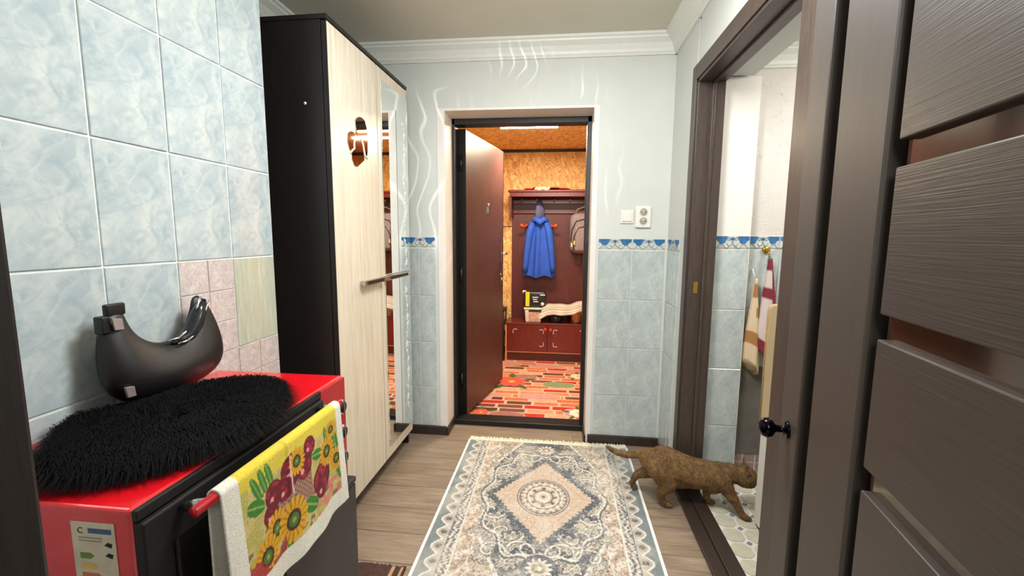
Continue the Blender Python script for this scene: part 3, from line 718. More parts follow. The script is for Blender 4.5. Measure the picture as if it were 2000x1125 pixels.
hC = [(1.862, 1.651), (1.875, 1.662), (1.895, 1.673), (1.893, 1.692), (1.899, 1.711), (1.918, 1.727), (1.941, 1.726), (1.962, 1.704), (1.976, 1.657), (1.979, 1.64), (1.91, 1.601), (1.883, 1.601), (1.862, 1.627)]
hR = [(1.85, 1.65), (1.868, 1.666), (1.886, 1.674), (1.884, 1.694), (1.892, 1.714), (1.92, 1.731), (1.947, 1.73), (1.969, 1.709), (1.983, 1.662), (2.01, 1.652)]
for pl_ in (hA, hB, hC): MB().prism(pl_, WX, WX+.003, 'X').build('heart_mirror', M_bmirror, da)
MB().tube([(WX+.003, a, b) for a, b in hR], .0042, 6).build('heart_outline', M_decal, da)
MB().lathe([(.006, -.001), (.006, .0)], 'Y', (-1.003, WY0, 1.814), 10).build('screw_cap', M_wplas, t)

bpy.data.objects['wardrobe'].rotation_euler.z = -.02

# ------------------------------------------------------------------ socket, switch
t = thing('light_switch', 'square white rocker light switch left of the double socket', 'light switch', (.395, BW, 1.416))
bx('plate', (.357, BW-.010, 1.377), (.433, BW, 1.455), M_wplas, t, bevel=.005, seg=3); bx('rocker', (.367, BW-.017, 1.389), (.423, BW-.009, 1.445), M_wplas, t, bevel=.004, seg=3)
t = thing('double_socket', 'white double wall socket mounted right of the light switch', 'socket', (.487, BW, 1.416))
bx('plate', (.441, BW-.018, 1.352), (.533, BW, 1.480), M_wplas, t, bevel=.010, seg=4)
M_sock = simple('socket_cup', (176, 172, 164), .5)
for z in (1.444, 1.392):
    f = MB().lathe([(.022, -.0195), (.022, -.017)], 'Y', (.487, BW, z), 24).build('cup', M_sock, t)
    MB().tube([(.487+.023*math.cos(a), BW-.0195, z+.023*math.sin(a)) for a in np.linspace(0, 2*PI, 25)], .0022, 6, caps=False).build('cup_ring', M_wplas, t)
    for dx in (-.009, .009): MB().lathe([(.003, -.0205), (.003, -.019)], 'Y', (.487+dx, BW, z), 8).build('pin_hole', M_hole, f)

# ------------------------------------------------------------------ bathroom doorway and bathroom
# casing: two posts and a head, stepped profile ; jamb lining
cs = MB()
for y0, y1 in ((DY1-.005, DY1+.052), (DY0-.095, DY0+.0)): cs.box((RW-.020, y0, 0), (RW, y1, DH+.075))
cs.box((RW-.0195, DY0-.095, DH+.005), (RW, DY1+.052, DH+.075))
cs.box((RW-.012, DY1-.022, 0), (RW+.11, DY1+.032, DH+.03)).box((RW-.012, DY0-.032, 0), (RW+.11, DY0+.0, DH+.03)).box((RW-.012, DY0-.03, DH-.010), (RW+.11, DY1+.03, DH+.03))
cs.box((RW+.050, DY1-.034, 0), (RW+.065, DY1-.02, DH)).box((RW+.050, DY0, DH-.022), (RW+.065, DY1, DH-.010))
d2 = struct('door_2', cs, M_frame, bevel=.002)
sill = MB().box((RW-.020, DY0-.03, 0), (RW+.035, DY1+.02, .016)).box((RW+.035, DY0-.03, 0), (RW+.10, DY1+.02, .024))
s_ = sill.build('door_sill', M_wenge_v, d2, bevel=.003)
M_brass = simple('brass', (206, 160, 70), .25, 1)
bx('strike_plate', (RW+.015, DY1-.0245, 1.03), (RW+.035, DY1-.022, 1.085), M_brass, d2)
# bathroom reveal + walls
BX0, BX1, BY0, BY1, BCE = RW+.25, 2.0, .95, 2.30, 2.19
struct('wall_bathroom_back', MB().box((RW+.06, DY1+.055, 0), (.925, DY1+.12, DH+.05)).box((.925, BY1, 0), (BX1, BY1+.08, BCE+.1)), M_stucco)
WBB = bpy.data.objects['wall_bathroom_back']
struct('wall_bathroom_reveal', MB().box((RW+.105, DY1+.045, 0), (.925, DY1+.056, DH+.03)), M_plwhite)
struct('wall_bathroom_right', MB().box((BX1, BY0, 0), (BX1+.08, BY1, BCE+.1)), M_tile2)
struct('wall_bathroom_front', MB().box((BX0, BY0-.08, 0), (BX1, BY0, BCE+.1)), M_plaster)
struct('ceiling_bathroom', MB().box((BX0, BY0, BCE), (BX1, BY1, BCE+.06)), M_corn)
struct('trim_9', MB().prism([(BY1-a*.9, BCE-.09+b*.9) for a, b in prof], BX0, BX1, 'X'), M_corn)
struct('floor_bathroom', MB().box((RW+.10, BY0, -.06), (BX1, BY1, -.004)), M_plwhite)
FB = bpy.data.objects['floor_bathroom']
# octagon mosaic
M_oct = simple('cream_octagon_tile', (208, 202, 184), .3, var=.08, vs_=30, coat=.2)
M_dot = simple('grey_dot_tile', (140, 142, 146), .3)
P_ = .096; q_ = P_*.5-.0058; c_ = .022
octp = [(q_, c_-q_), (q_, q_-c_), (q_-c_, q_), (c_-q_, q_), (-q_, q_-c_), (-q_, c_-q_), (c_-q_, -q_), (q_-c_, -q_)]
octo = MB().prism(octp, -.004, 0, 'Z').build('tile', M_oct, FB, origin=(0, 0, 0)); doto = MB().prism([(.012, 0), (0, .012), (-.012, 0), (0, -.012)], -.004, 0.0005, 'Z').build('dot_tile', M_dot, FB, origin=(0, 0, 0))
fl = world_loc(FB); first = True
for i in range(8):
    for j in range(11):
        x, y = RW+.155+i*P_, 2.262-j*P_-.01
        if j == 0: y = 2.262-.01
        for src, xx, yy_ in ((octo, x, y), (doto, x+P_/2, y-P_/2)):
            if first: o = src
            else: o = src.copy(); COL.objects.link(o); o.parent = FB
            o.location = Vector((xx, yy_, 0))-fl
        first = False
# fix first pair positions
octo.location = Vector((RW+.155, 2.252, 0))-fl; doto.location = Vector((RW+.155+P_/2, 2.252-P_/2, 0))-fl
# tiles on the reveal and bathroom wall
ZB = 1.245
RVY = DY1+.045
for k in range(5):
    z1 = ZB-.302*k; z0 = max(z1-.302, .0)
    if z1 > 0: tile(WBB, 'Y', RVY, .840, (z0+z1)/2, .166, z1-z0, M_tile2)
border_tile(WBB, 'Y', RVY, .842, ZB+.034, .162)
for x0, x1 in ((.928, 1.085), (1.085, 1.285), (1.285, 1.485)):
    for k in range(2): tile(WBB, 'Y', BY1, (x0+x1)/2, ZB-.302*k-.151, x1-x0, .302, M_tile2)
    border_tile(WBB, 'Y', BY1, (x0+x1)/2, ZB+.034, x1-x0)
struct('trim_10', MB().box((.926, BY1-.006, .17), (1.6, BY1, ZB-.605)), M_cement)
for i in range(9):
    for j in range(3): tile(WBB, 'Y', BY1, .957+i*.062, .03+j*.062, .060, .060, M_mauve, gap=.006, name='mosaic_tile')

# towels on hooks
def hang_towel(name, label, x, y, ztop, zbot, wtop, wbot, colf, lean=0.0, folds=3, seed=0):
    t = thing(name, label, 'towel', (x, y, zbot))
    nu, nv = 46, 40; pts = []; C = []
    for i in range(nu):
        s_ = i/(nu-1)
        for j in range(nv):
            a = 2*PI*j/nv; ww = wtop+(wbot-wtop)*min(1, s_*1.25)**1.0; f = 1+.28*math.sin(folds*a+seed)*s_**.5
            px = x+lean*s_+ww*math.cos(a)*(1+.08*math.sin(5*a+seed)); py = y+(.012+.018*s_)*math.sin(a)*f
            z = ztop-(ztop-zbot)*s_*(1+.10*math.sin(a*1+seed)*s_)
            pts.append((px, py, z)); C.append(colf(s_, a/(2*PI)))
    mb = MB().grid(pts, nu, nv, closed=True); mb.f.append(tuple(range(nv-1, -1, -1))); mb.f.append(tuple((nu-1)*nv+j for j in range(nv))); mb.sm += [True, True]
    mb.build('cloth', vcol(name+'_cloth', .95, .5, 250), t, col=np.array(C)); return t
cr_, br_ = L3((226, 204, 168)), L3((176, 124, 74))
t = hang_towel('beige_towel', 'beige towel with brown stripes hanging left of the burgundy one', .972, 2.255, 1.10, .650, .005, .040, lambda s_, a: br_ if (.05 < s_ < .22 and a > .5 or .33 < s_ < .44 and a > .75 or .62 < s_ < .76) else cr_, .0, 4, 1)
MB().tube([(.972, 2.27, 1.10), (.968, 2.285, 1.13), (.965, 2.292, 1.145)], .003, 6).build('hanging_loop', M_wplas, t)
bu, wh = L3((132, 44, 58)), L3((214, 200, 196))
t = hang_towel('burgundy_towel', 'burgundy and white towel hanging from the brass hook', 1.03, 2.255, 1.20, .72, .008, .052, lambda s_, a: bu if (s_ < .12 or .30 < s_ < .42 or s_ > .86 or (s_ < .62 and a > .80)) else wh, .012, 3, 2)
MB().tube([(1.03, 2.262, 1.205), (1.028, 2.262, 1.18)], .009, 8).build('hanging_loop', simple('teal_ribbon', (70, 130, 130), .8), t)
t = thing('brass_hook', 'small brass hook on the tiles above the burgundy towel', 'hook', (1.025, BY1, 1.23))
MB().lathe([(.014, -.012), (.018, -.006), (.018, 0)], 'Y', (1.022, BY1-.006, 1.240), 16).build('rosette', M_brass, t)
MB().tube([(1.022, BY1-.015, 1.238), (1.026, BY1-.035, 1.225), (1.027, BY1-.040, 1.205), (1.027, BY1-.045, 1.215)], .004, 6).build('hook_arm', M_brass, t)
# white cabinet with leaning beige board
t = thing('white_bathroom_cabinet', 'low white cabinet just inside the bathroom behind the door casing', 'cabinet', (1.1, 1.8, 0))
bx('body', (.905, 1.62, .02), (1.30, 1.95, .44), M_wplas, t, bevel=.006); bx('worktop', (.903, 1.615, .44), (1.31, 1.955, .455), M_wplas, t, bevel=.004)
for p in ((.93, 1.65), (.93, 1.92), (1.27, 1.65), (1.27, 1.92)): MB().lathe([(.015, 0), (.015, .02)], 'Z', (p[0], p[1], 0), 10).build('foot', M_matte_black, t)
g = G('beige_woven_cover'); v = g.coord(scale=(300, 300, 300)); x = g.n('ShaderNodeTexWave', wave_type='BANDS'); x.inputs['Scale'].default_value = 1.0; g.l(v, x.inputs['Vector'])
g.bump(x.outputs['Fac'], .4, .002); M_board = g.fin(lin4((206, 182, 142)), .8)
t = thing('beige_board', 'tall beige woven board with rounded top standing on the white cabinet', 'board', (1.0, 1.93, .455))
pb = [(.895, .455), (1.20, .455), (1.20, 1.0), (1.18, 1.015)]+[(.915-.02*math.sin(a), .99+.025*math.cos(a)) for a in np.linspace(0, PI/2, 6)]
MB().prism([(p[0], p[1]) for p in pb], 1.925, 1.948, 'Y').build('panel', M_board, t)
MB().tube([(.895, 1.9365, .46)]+[(.915-.02*math.sin(a), 1.9365, .99+.025*math.cos(a)) for a in np.linspace(PI/2, 0, 6)]+[(1.19, 1.9365, 1.015)], .006, 6).build('piping', simple('tan_piping', (190, 160, 116), .8), t)

# ------------------------------------------------------------------ large open door leaf (right)
S_ = .85
la = math.radians(90-9.4)
Ex, Ey = .50*S_, .99*S_
t = thing('open_room_door', 'large open dark panelled door leaf with glass strips and black knob', 'door', (Ex, Ey, 0), la)
# local x: 0 at free edge, negative towards the hinge; local -? face to the hall is +y side (left)
TH = .04
def lb(name, x0, x1, z0, z1, mat, y0=-TH, y1=0.0, bev=.002): return MB().box((x0, y0, z0), (x1, y1, z1)).build(name, mat, t, local=True, bevel=bev)
lb('edge_stile', -.086, 0, .012, 2.0, M_leaf_v, bev=.004)
lb('channel', -.132, -.086, .012, 2.0, M_black_groove, -TH+.004, -.028, 0)
lb('stile', -.271, -.130, .012, 2.0, M_leaf_v, bev=.004)
lb('channel', -.291, -.271, .012, 2.0, M_black_groove, -TH+.004, -.022, 0)
lb('stile', -.80, -.66, .012, 2.0, M_leaf_v, bev=.004)
lb('hinge_channel', -.66, -.645, .012, 2.0, M_black_groove, -TH+.004, -.022, 0)
zc = [.390, .596, .802, 1.004, 1.196, 1.396, 1.602, 1.808]; prev = .012
for z in zc+[2.03]:
    lb('panel', -.645, -.291, prev, min(z-.015, 2.0), M_leaf_p, -TH+.004, -.003, .002)
    if z < 2: lb('glass_strip', -.645, -.289, z-.015, z+.015, M_bglass, -.028, -.014, 0)
    prev = z+.015
# black knob
k = MB(); 
def kl(prof, name, mat): return MB().lathe(prof, 'Y', (-.040, 0, .955), 24).build(name, mat, t, local=True)
M_kn = simple('black_nickel', (34, 30, 34), .12, 1, var=.1)
kl([(.014, 0), (.014, .003), (.009, .005), (.0065, .008), (.0065, .018), (.010, .022), (.0165, .026), (.0185, .033), (.016, .041), (.009, .046), (.001, .047)], 'knob', M_kn)
kl([(.016, -.0005), (.016, .003), (.014, .0045)], 'rosette', M_kn)

# ------------------------------------------------------------------ rug
def make_rug():
    cx, cy0 = -.053, 2.035; hw = .49; y0, y1 = 1.36, 2.605; nx, ny = 330, 420
    xs = np.linspace(-hw, hw, nx); ys = np.linspace(y0-cy0, y1-cy0, ny); X, Y = np.meshgrid(xs, ys, indexing='ij')
    aX, aY = np.abs(X), np.abs(Y)
    teal, slate, cream, peach, brown, light = L3((126, 138, 140)), L3((84, 90, 100)), L3((208, 200, 186)), L3((208, 186, 166)), L3((124, 108, 100)), L3((226, 222, 212))
    C = np.zeros(X.shape+(3,)); C[:] = cream
    d = hw-aX                                        # distance from the long edge
    # scalloped outer border
    sc_ = np.abs(np.sin(Y*PI/.088)); w1 = .030+.034*(1-sc_**1.2)
    put(C, d < .13, L3((196, 190, 180)))
    put(C, d < w1+.012, light); put(C, d < w1, teal)
    ph = (Y/.088) % 1-.5
    put(C, np.hypot((d-.066)/.014, ph*.088/.012) < 1, brown); put(C, np.hypot((d-.066)/.026, ph*.088/.024) < 1, slate, .25)
    put(C, (np.abs(d-.092) < .002), slate)
    # dotted guard
    gb = (d > .095) & (d < .135); put(C, gb, L3((168, 162, 156))); gx = np.sin(Y*PI/.021+2*np.sin(Y*40))*np.sin((d-.095)*PI/.013+3*np.sin(Y*60))+(fbm(X*120,Y*120,77,2)-.5)*1.5; put(C, gb & (gx > .2), light, .8); put(C, gb & (gx < -.35), slate, .8)
    put(C, np.abs(d-.137) < .003, light)
    ib = (d > .14) & (d < .205); put(C, ib, peach); fl_ = fbm(X*70+3, Y*70, 11)*1.0+.28*np.sin(Y*PI/.05+np.sin(X*90)*1.5); put(C, ib & (fl_ > .70), brown, .45); put(C, ib & (fl_ < .34), light, .8)
    # field with scallop contour
    wob = .022*np.abs(np.sin(Y*PI/.11))+.012*np.sin(Y*70)
    fld = (d > .20+wob*.7)
    put(C, fld, slate)
    put(C, (np.abs(d-.20-wob*.7) < .006), light)
    base = fbm(X*18+9, Y*18, 21); put(C, fld & (base > .52), L3((140, 136, 138)), .8); put(C, fld & (base > .62), cream, .5)
    # corner pieces in peach and olive
    cn = (aX/.30+aY/.60); put(C, fld & (cn > 1.42), peach); put(C, fld & (np.abs(cn-1.42) < .03), light); cnn = fbm(X*60, Y*60, 41); put(C, fld & (cn > 1.45) & (cnn > .55), L3((150, 146, 128)), .8); put(C, fld & (cn > 1.45) & (cnn < .38), brown, .7)
    # scroll bodies: mirrored quadrant motifs
    def ros(px, py, R_, pet=8, c0=cream, c1=slate, c2=L3((160, 150, 136)), sq=1.0):
        dx, dy = aX-px, (aY-py)*sq; r_ = np.hypot(dx, dy); th = np.arctan2(dy, dx)
        e = R_*(.82+.18*np.cos(th*pet)); put(C, r_ < e*1.16, c1); put(C, r_ < e, c0); put(C, (r_ < e*.80) & (r_ > e*.64), c2); rr = (np.cos(th*pet) > .2); put(C, (r_ < e*.6) & rr, c1, .55); put(C, r_ < e*.26, c0); put(C, r_ < e*.12, brown)
    for (px, py, R_) in [(.12, .33, .062), (.205, .20, .062), (.06, .43, .045), (.26, .09, .048), (.20, .33, .045), (.13, .45, .05), (.28, .28, .034), (.24, .43, .036), (.30, .0, .038), (.0, .35, .04), (.175, .12, .028), (.07, .27, .030)]: ros(px, py, R_)
    for (px, py, R_, tw) in [(.16, .27, .105, 1), (.10, .39, .085, -1), (.235, .13, .08, 1), (.21, .40, .075, -1), (.05, .36, .07, 1)]:
        dx, dy = aX-px, aY-py; r_ = np.hypot(dx, dy); th = np.arctan2(dy, dx)
        sp_ = np.abs(((r_-tw*th*R_/(2*PI)*.9) % (R_*.9))-R_*.45); put(C, fld & (r_ < R_) & (sp_ < .0048), light, .85); put(C, fld & (r_ < R_) & (np.abs(sp_-.009) < .003), L3((90, 92, 100)), .5)
    # big outline medallion
    rm = np.hypot(X/.30, Y/.47); th = np.arctan2(Y/.47, X/.30); e = .95+.055*np.cos(th*12); put(C, np.abs(rm-e) < .014, light); put(C, np.abs(rm-e-.035) < .010, slate)
    # end flowers on the axis
    for yy_ in (-.475, .475):
        r_ = np.hypot(X, Y-yy_); th = np.arctan2(Y-yy_, X); put(C, r_ < .075, slate); e = .048+.010*np.cos(th*12); put(C, r_ < e, light); put(C, r_ < .036, cream); put(C, r_ < .026, L3((170, 160, 120))); put(C, r_ < .012, light)
    # peach diamond with serrated edge
    dm = aX/.235+aY/.315; ang = np.arctan2(Y, X); ser = 1+.06*np.abs(np.sin((aX-aY*.75)*95))
    put(C, dm < 1.17*ser, L3((84, 94, 102))); put(C, dm < 1.0*ser+.02, peach); r_ = np.hypot(X, Y*.86)
    vein = np.abs(np.sin(ang*16+np.sin(r_*60)*.6)); put(C, (dm < 1) & (vein < .16) & (r_ > .14), brown, .35); put(C, (dm < .99) & (np.abs(dm-.86) < .012), brown, .3)
    for R_, wd, c in ((.128, .003, slate), (.116, .0035, slate), (.104, .005, cream), (.085, .003, slate), (.070, .005, light), (.047, .004, slate)): put(C, np.abs(r_-R_) < wd, c, .85)
    put(C, (np.abs(r_-.108) < .007) & (np.sin(ang*24) > .2), slate, .7); put(C, (np.abs(r_-.060) < .010) & (np.cos(ang*8) > .45), slate, .9); put(C, (np.abs(r_-.092) < .007) & (np.cos(ang*16) > .3), light, .9)
    put(C, r_ < .034, light); put(C, r_ < .024, peach); put(C, r_ < .010, slate)
    # small all-over speckle of weave and wear
    sp2 = rng.random(X.shape); sp2 = (sp2+np.roll(sp2, 1, 0)+np.roll(sp2, 1, 1))/3
    C *= (0.66+.44*sp2)[..., None]; wear = fbm(X*9, Y*9, 31, 5); put(C, np.clip((wear-.5)*1.6, 0, .35), L3((214, 208, 198)))
    fine = fbm(X*130, Y*130, 51, 2); put(C, (fine > .66) & (d > .14) & (dm > 1), slate, .55); put(C, (fine < .30) & (d > .06), light, .35)
    put(C, d < .008, L3((232, 232, 226)))
    R_ = thing('rug', 'patterned teal and cream rug with a peach diamond medallion and fringe', 'rug', (cx, cy0, 0))
    Z = .007+.0012*fbm(X*10, Y*10, 5)
    mb = MB().grid(np.stack([X+cx, Y+cy0, Z], -1).reshape(-1, 3).tolist(), nx, ny)
    o = mb.build('pile', vcol('rug_weave', .95, .6, 420, .2), R_, col=C.reshape(-1, 3), fix=False)
    if o.data.polygons[0].normal.z < 0: o.data.flip_normals()
    bx('edge_binding', (cx-hw-.005, y0, .001), (cx-hw+.002, y1, .0085), M_decal, R_); bx('edge_binding', (cx+hw-.002, y0, .001), (cx+hw+.005, y1, .0085), M_decal, R_)
    bx('backing', (cx-hw, y0, .0005), (cx+hw, y1, .006), M_cement, R_)
    for yb in (y0, y1): bx('end_band', (cx-hw, yb-.012, .006), (cx+hw, yb+.004, .0105), simple('cream_band', (232, 228, 204), .9), R_)
    fm = MB()
    for yb, sg in ((y1, 1), (y0, -1)):
        n_ = 150
        for i in range(n_):
            x = cx-hw+2*hw*(i+.5)/n_; j = random.uniform(-.006, .006); L_ = random.uniform(.035, .055)
            fm.tube([(x, yb-.002*sg, .007), (x+j*.4, yb+sg*L_*.5, .009+random.uniform(0, .004)), (x+j, yb+sg*L_, .004)], [.0042, .0040, .0028], 4)
    fm.build('fringe', simple('cream_fringe', (236, 234, 212), .9, var=.05), R_, kind='stuff')
    return R_
make_rug()
# brown mat corner at the left bottom
g = simple('dark_brown_mat_pile', (74, 50, 42), .95, var=.3, vs_=90, bump=.6)
t = thing('brown_doormat', 'dark brown mat with ragged edge on the planks beside black cabinet', 'mat', (-.70, 1.35, 0))
mb = MB(); top = [(-.90+.33*i/40, 1.505+random.uniform(-.006, .006)) for i in range(41)]
mb.prism(top[::-1]+[(-.90, 1.14), (-.57, 1.14)], .001, .014, 'Z'); mb.build('pile', g, t)
bx('light_stripe', (-.622, 1.15, .0142), (-.608, 1.497, .0155), simple('tan_stripe', (176, 138, 108), .9), t); bx('light_stripe', (-.585, 1.15, .0142), (-.576, 1.497, .0155), bpy.data.materials['tan_stripe'], t)

# ------------------------------------------------------------------ cabinet, oven
t = thing('black_cabinet', 'low black cabinet carrying the red mini oven', 'cabinet', (-.85, .87, 0))
CF = -.628
bx('body', (-1.055, .52, .03), (CF-.02, 1.240, .520), M_cab, t, bevel=.002); bx('top', (-1.058, .515, .520), (CF, 1.243, .538), M_cab, t, bevel=.003)
for i, (y0, y1) in enumerate(((.52, .878), (.882, 1.24))):
    d_ = bx('door', (CF-.018, y0, .045), (CF-.001, y1, .516), M_cab, t, bevel=.002)
    MB().lathe([(.005, 0), (.006, .008), (.012, .014), (.010, .020), (.001, .022)], 'X', (CF-.001, y0+.03 if i else y1-.03, .24), 12).build('knob', M_matte_black, d_)
bx('plinth', (-1.05, .53, 0), (CF-.03, 1.23, .03), M_matte_black, t)
OX, OY0, OY1, OZ0, OZ1 = -.643, .555, 1.215, .548, .876
t = thing('red_mini_oven', 'glossy red mini oven with black glass door and three knobs', 'oven', (-.85, .885, OZ0))
ob = MB().box((-1.052, OY0, OZ0+.008), (OX-.004, OY1, OZ1)).build('body', M_red, t, bevel=.006, seg=3)
bx('control_panel', (OX-.006, OY1-.135, OZ0+.01), (OX+.004, OY1-.001, OZ1-.004), M_red2, t, bevel=.002)
bx('front_top_strip', (OX-.004, OY0+.001, OZ1-.020), (OX+.006, OY1-.135, OZ1-.001), M_matte_black, t, bevel=.002)
od = bx('door', (OX-.004, OY0+.002, OZ0+.02), (OX+.014, OY1-.138, OZ1-.023), M_matte_black, t, bevel=.003)
bx('window', (OX+.0142, OY0+.05, OZ0+.06), (OX+.016, OY1-.18, OZ1-.085), M_oglass, od)
for y in (.625, 1.045):
    MB().tube([(OX+.012, y, .836), (OX+.040, y, .846), (OX+.060, y, .848)], .009, 8).build('handle_bracket', M_silver, od)
M_bar = simple('red_handle_bar', (196, 24, 38), .25, coat=.5)
MB().tube([(OX+.060, .600, .848), (OX+.060, 1.075, .848)], .0095, 10).build('handle_bar', M_bar, od)
for z in (.790, .712, .632):
    kn = MB().lathe([(.023, .003), (.023, .010), (.020, .014), (.018, .015), (.001, .015)], 'X', (OX, OY1-.036, z), 24).build('knob', M_chrome, t)
    MB().lathe([(.0165, .014), (.0165, .0175), (.001, .018)], 'X', (OX, OY1-.036, z), 20).build('knob_cap', M_matte_black, kn)
    bx('knob_pointer', (OX+.0175, OY1-.038, z-.013), (OX+.0195, OY1-.034, z+.013), M_silver, kn)
for x in (-1.02, -.69):
    for y in (.60, 1.17): MB().lathe([(.014, 0), (.014, .012)], 'Z', (x, y, OZ0-.010), 10).build('foot', M_matte_black, t)
# energy label printed on near side
lbl = bx('energy_label', (-.752, OY0-.0012, .690), (-.676, OY0-.0002, .852), simple('label_paper', (214, 202, 180), .7), t)
def lpr(x0, x1, z0, z1, c, nm): bx(nm, (x0, OY0-.0018, z0), (x1, OY0-.0011, z1), simple(nm+'_ink_%d_%d_%d' % c, c, .7), lbl)
lpr(-.722, -.682, .834, .842, (62, 98, 140), 'print_bar')
MB().prism([(-.740, .800), (-.722, .800), (-.716, .795), (-.722, .790), (-.740, .790)], OY0-.0018, OY0-.0011, 'Y').build('print_arrow', simple('green_ink', (110, 140, 62), .7), lbl)
MB().prism([(-.740, .782), (-.718, .782), (-.712, .777), (-.718, .772), (-.740, .772)], OY0-.0018, OY0-.0011, 'Y').build('print_arrow', simple('yellow_ink', (222, 190, 110), .7), lbl)
MB().prism([(-.740, .766), (-.712, .766), (-.706, .761), (-.712, .756), (-.740, .756)], OY0-.0018, OY0-.0011, 'Y').build('print_arrow', simple('orange_ink', (206, 120, 80), .7), lbl)
for z in (.815, .797): MB().prism([(-.696, z), (-.690, z+.005), (-.682, z+.003), (-.684, z-.004)], OY0-.0018, OY0-.0011, 'Y').build('print_arrow', M_matte_black, lbl)
for z in (.825, .820, .740, .732, .724, .716, .708, .700): lpr(-.740, -.690+random.uniform(-.015, .003), z, z+.0016, (150, 142, 128), 'print_line')
fc = bpy.data.curves.new('letter', 'FONT'); fc.body = 'C'; fc.size = .014; fc.extrude = .0002; ft = bpy.data.objects.new('tmp', fc); COL.objects.link(ft)
bpy.context.view_layer.update(); fm_ = bpy.data.meshes.new_from_object(ft.evaluated_get(bpy.context.evaluated_depsgraph_get())); bpy.data.objects.remove(ft); fm_.materials.clear(); fm_.materials.append(M_matte_black)
fo = bpy.data.objects.new('letter', fm_); COL.objects.link(fo)
fo.parent = lbl; fo.rotation_euler = (PI/2, 0, 0); fo.location = Vector((-.741, OY0-.0016, .833))-world_loc(lbl)

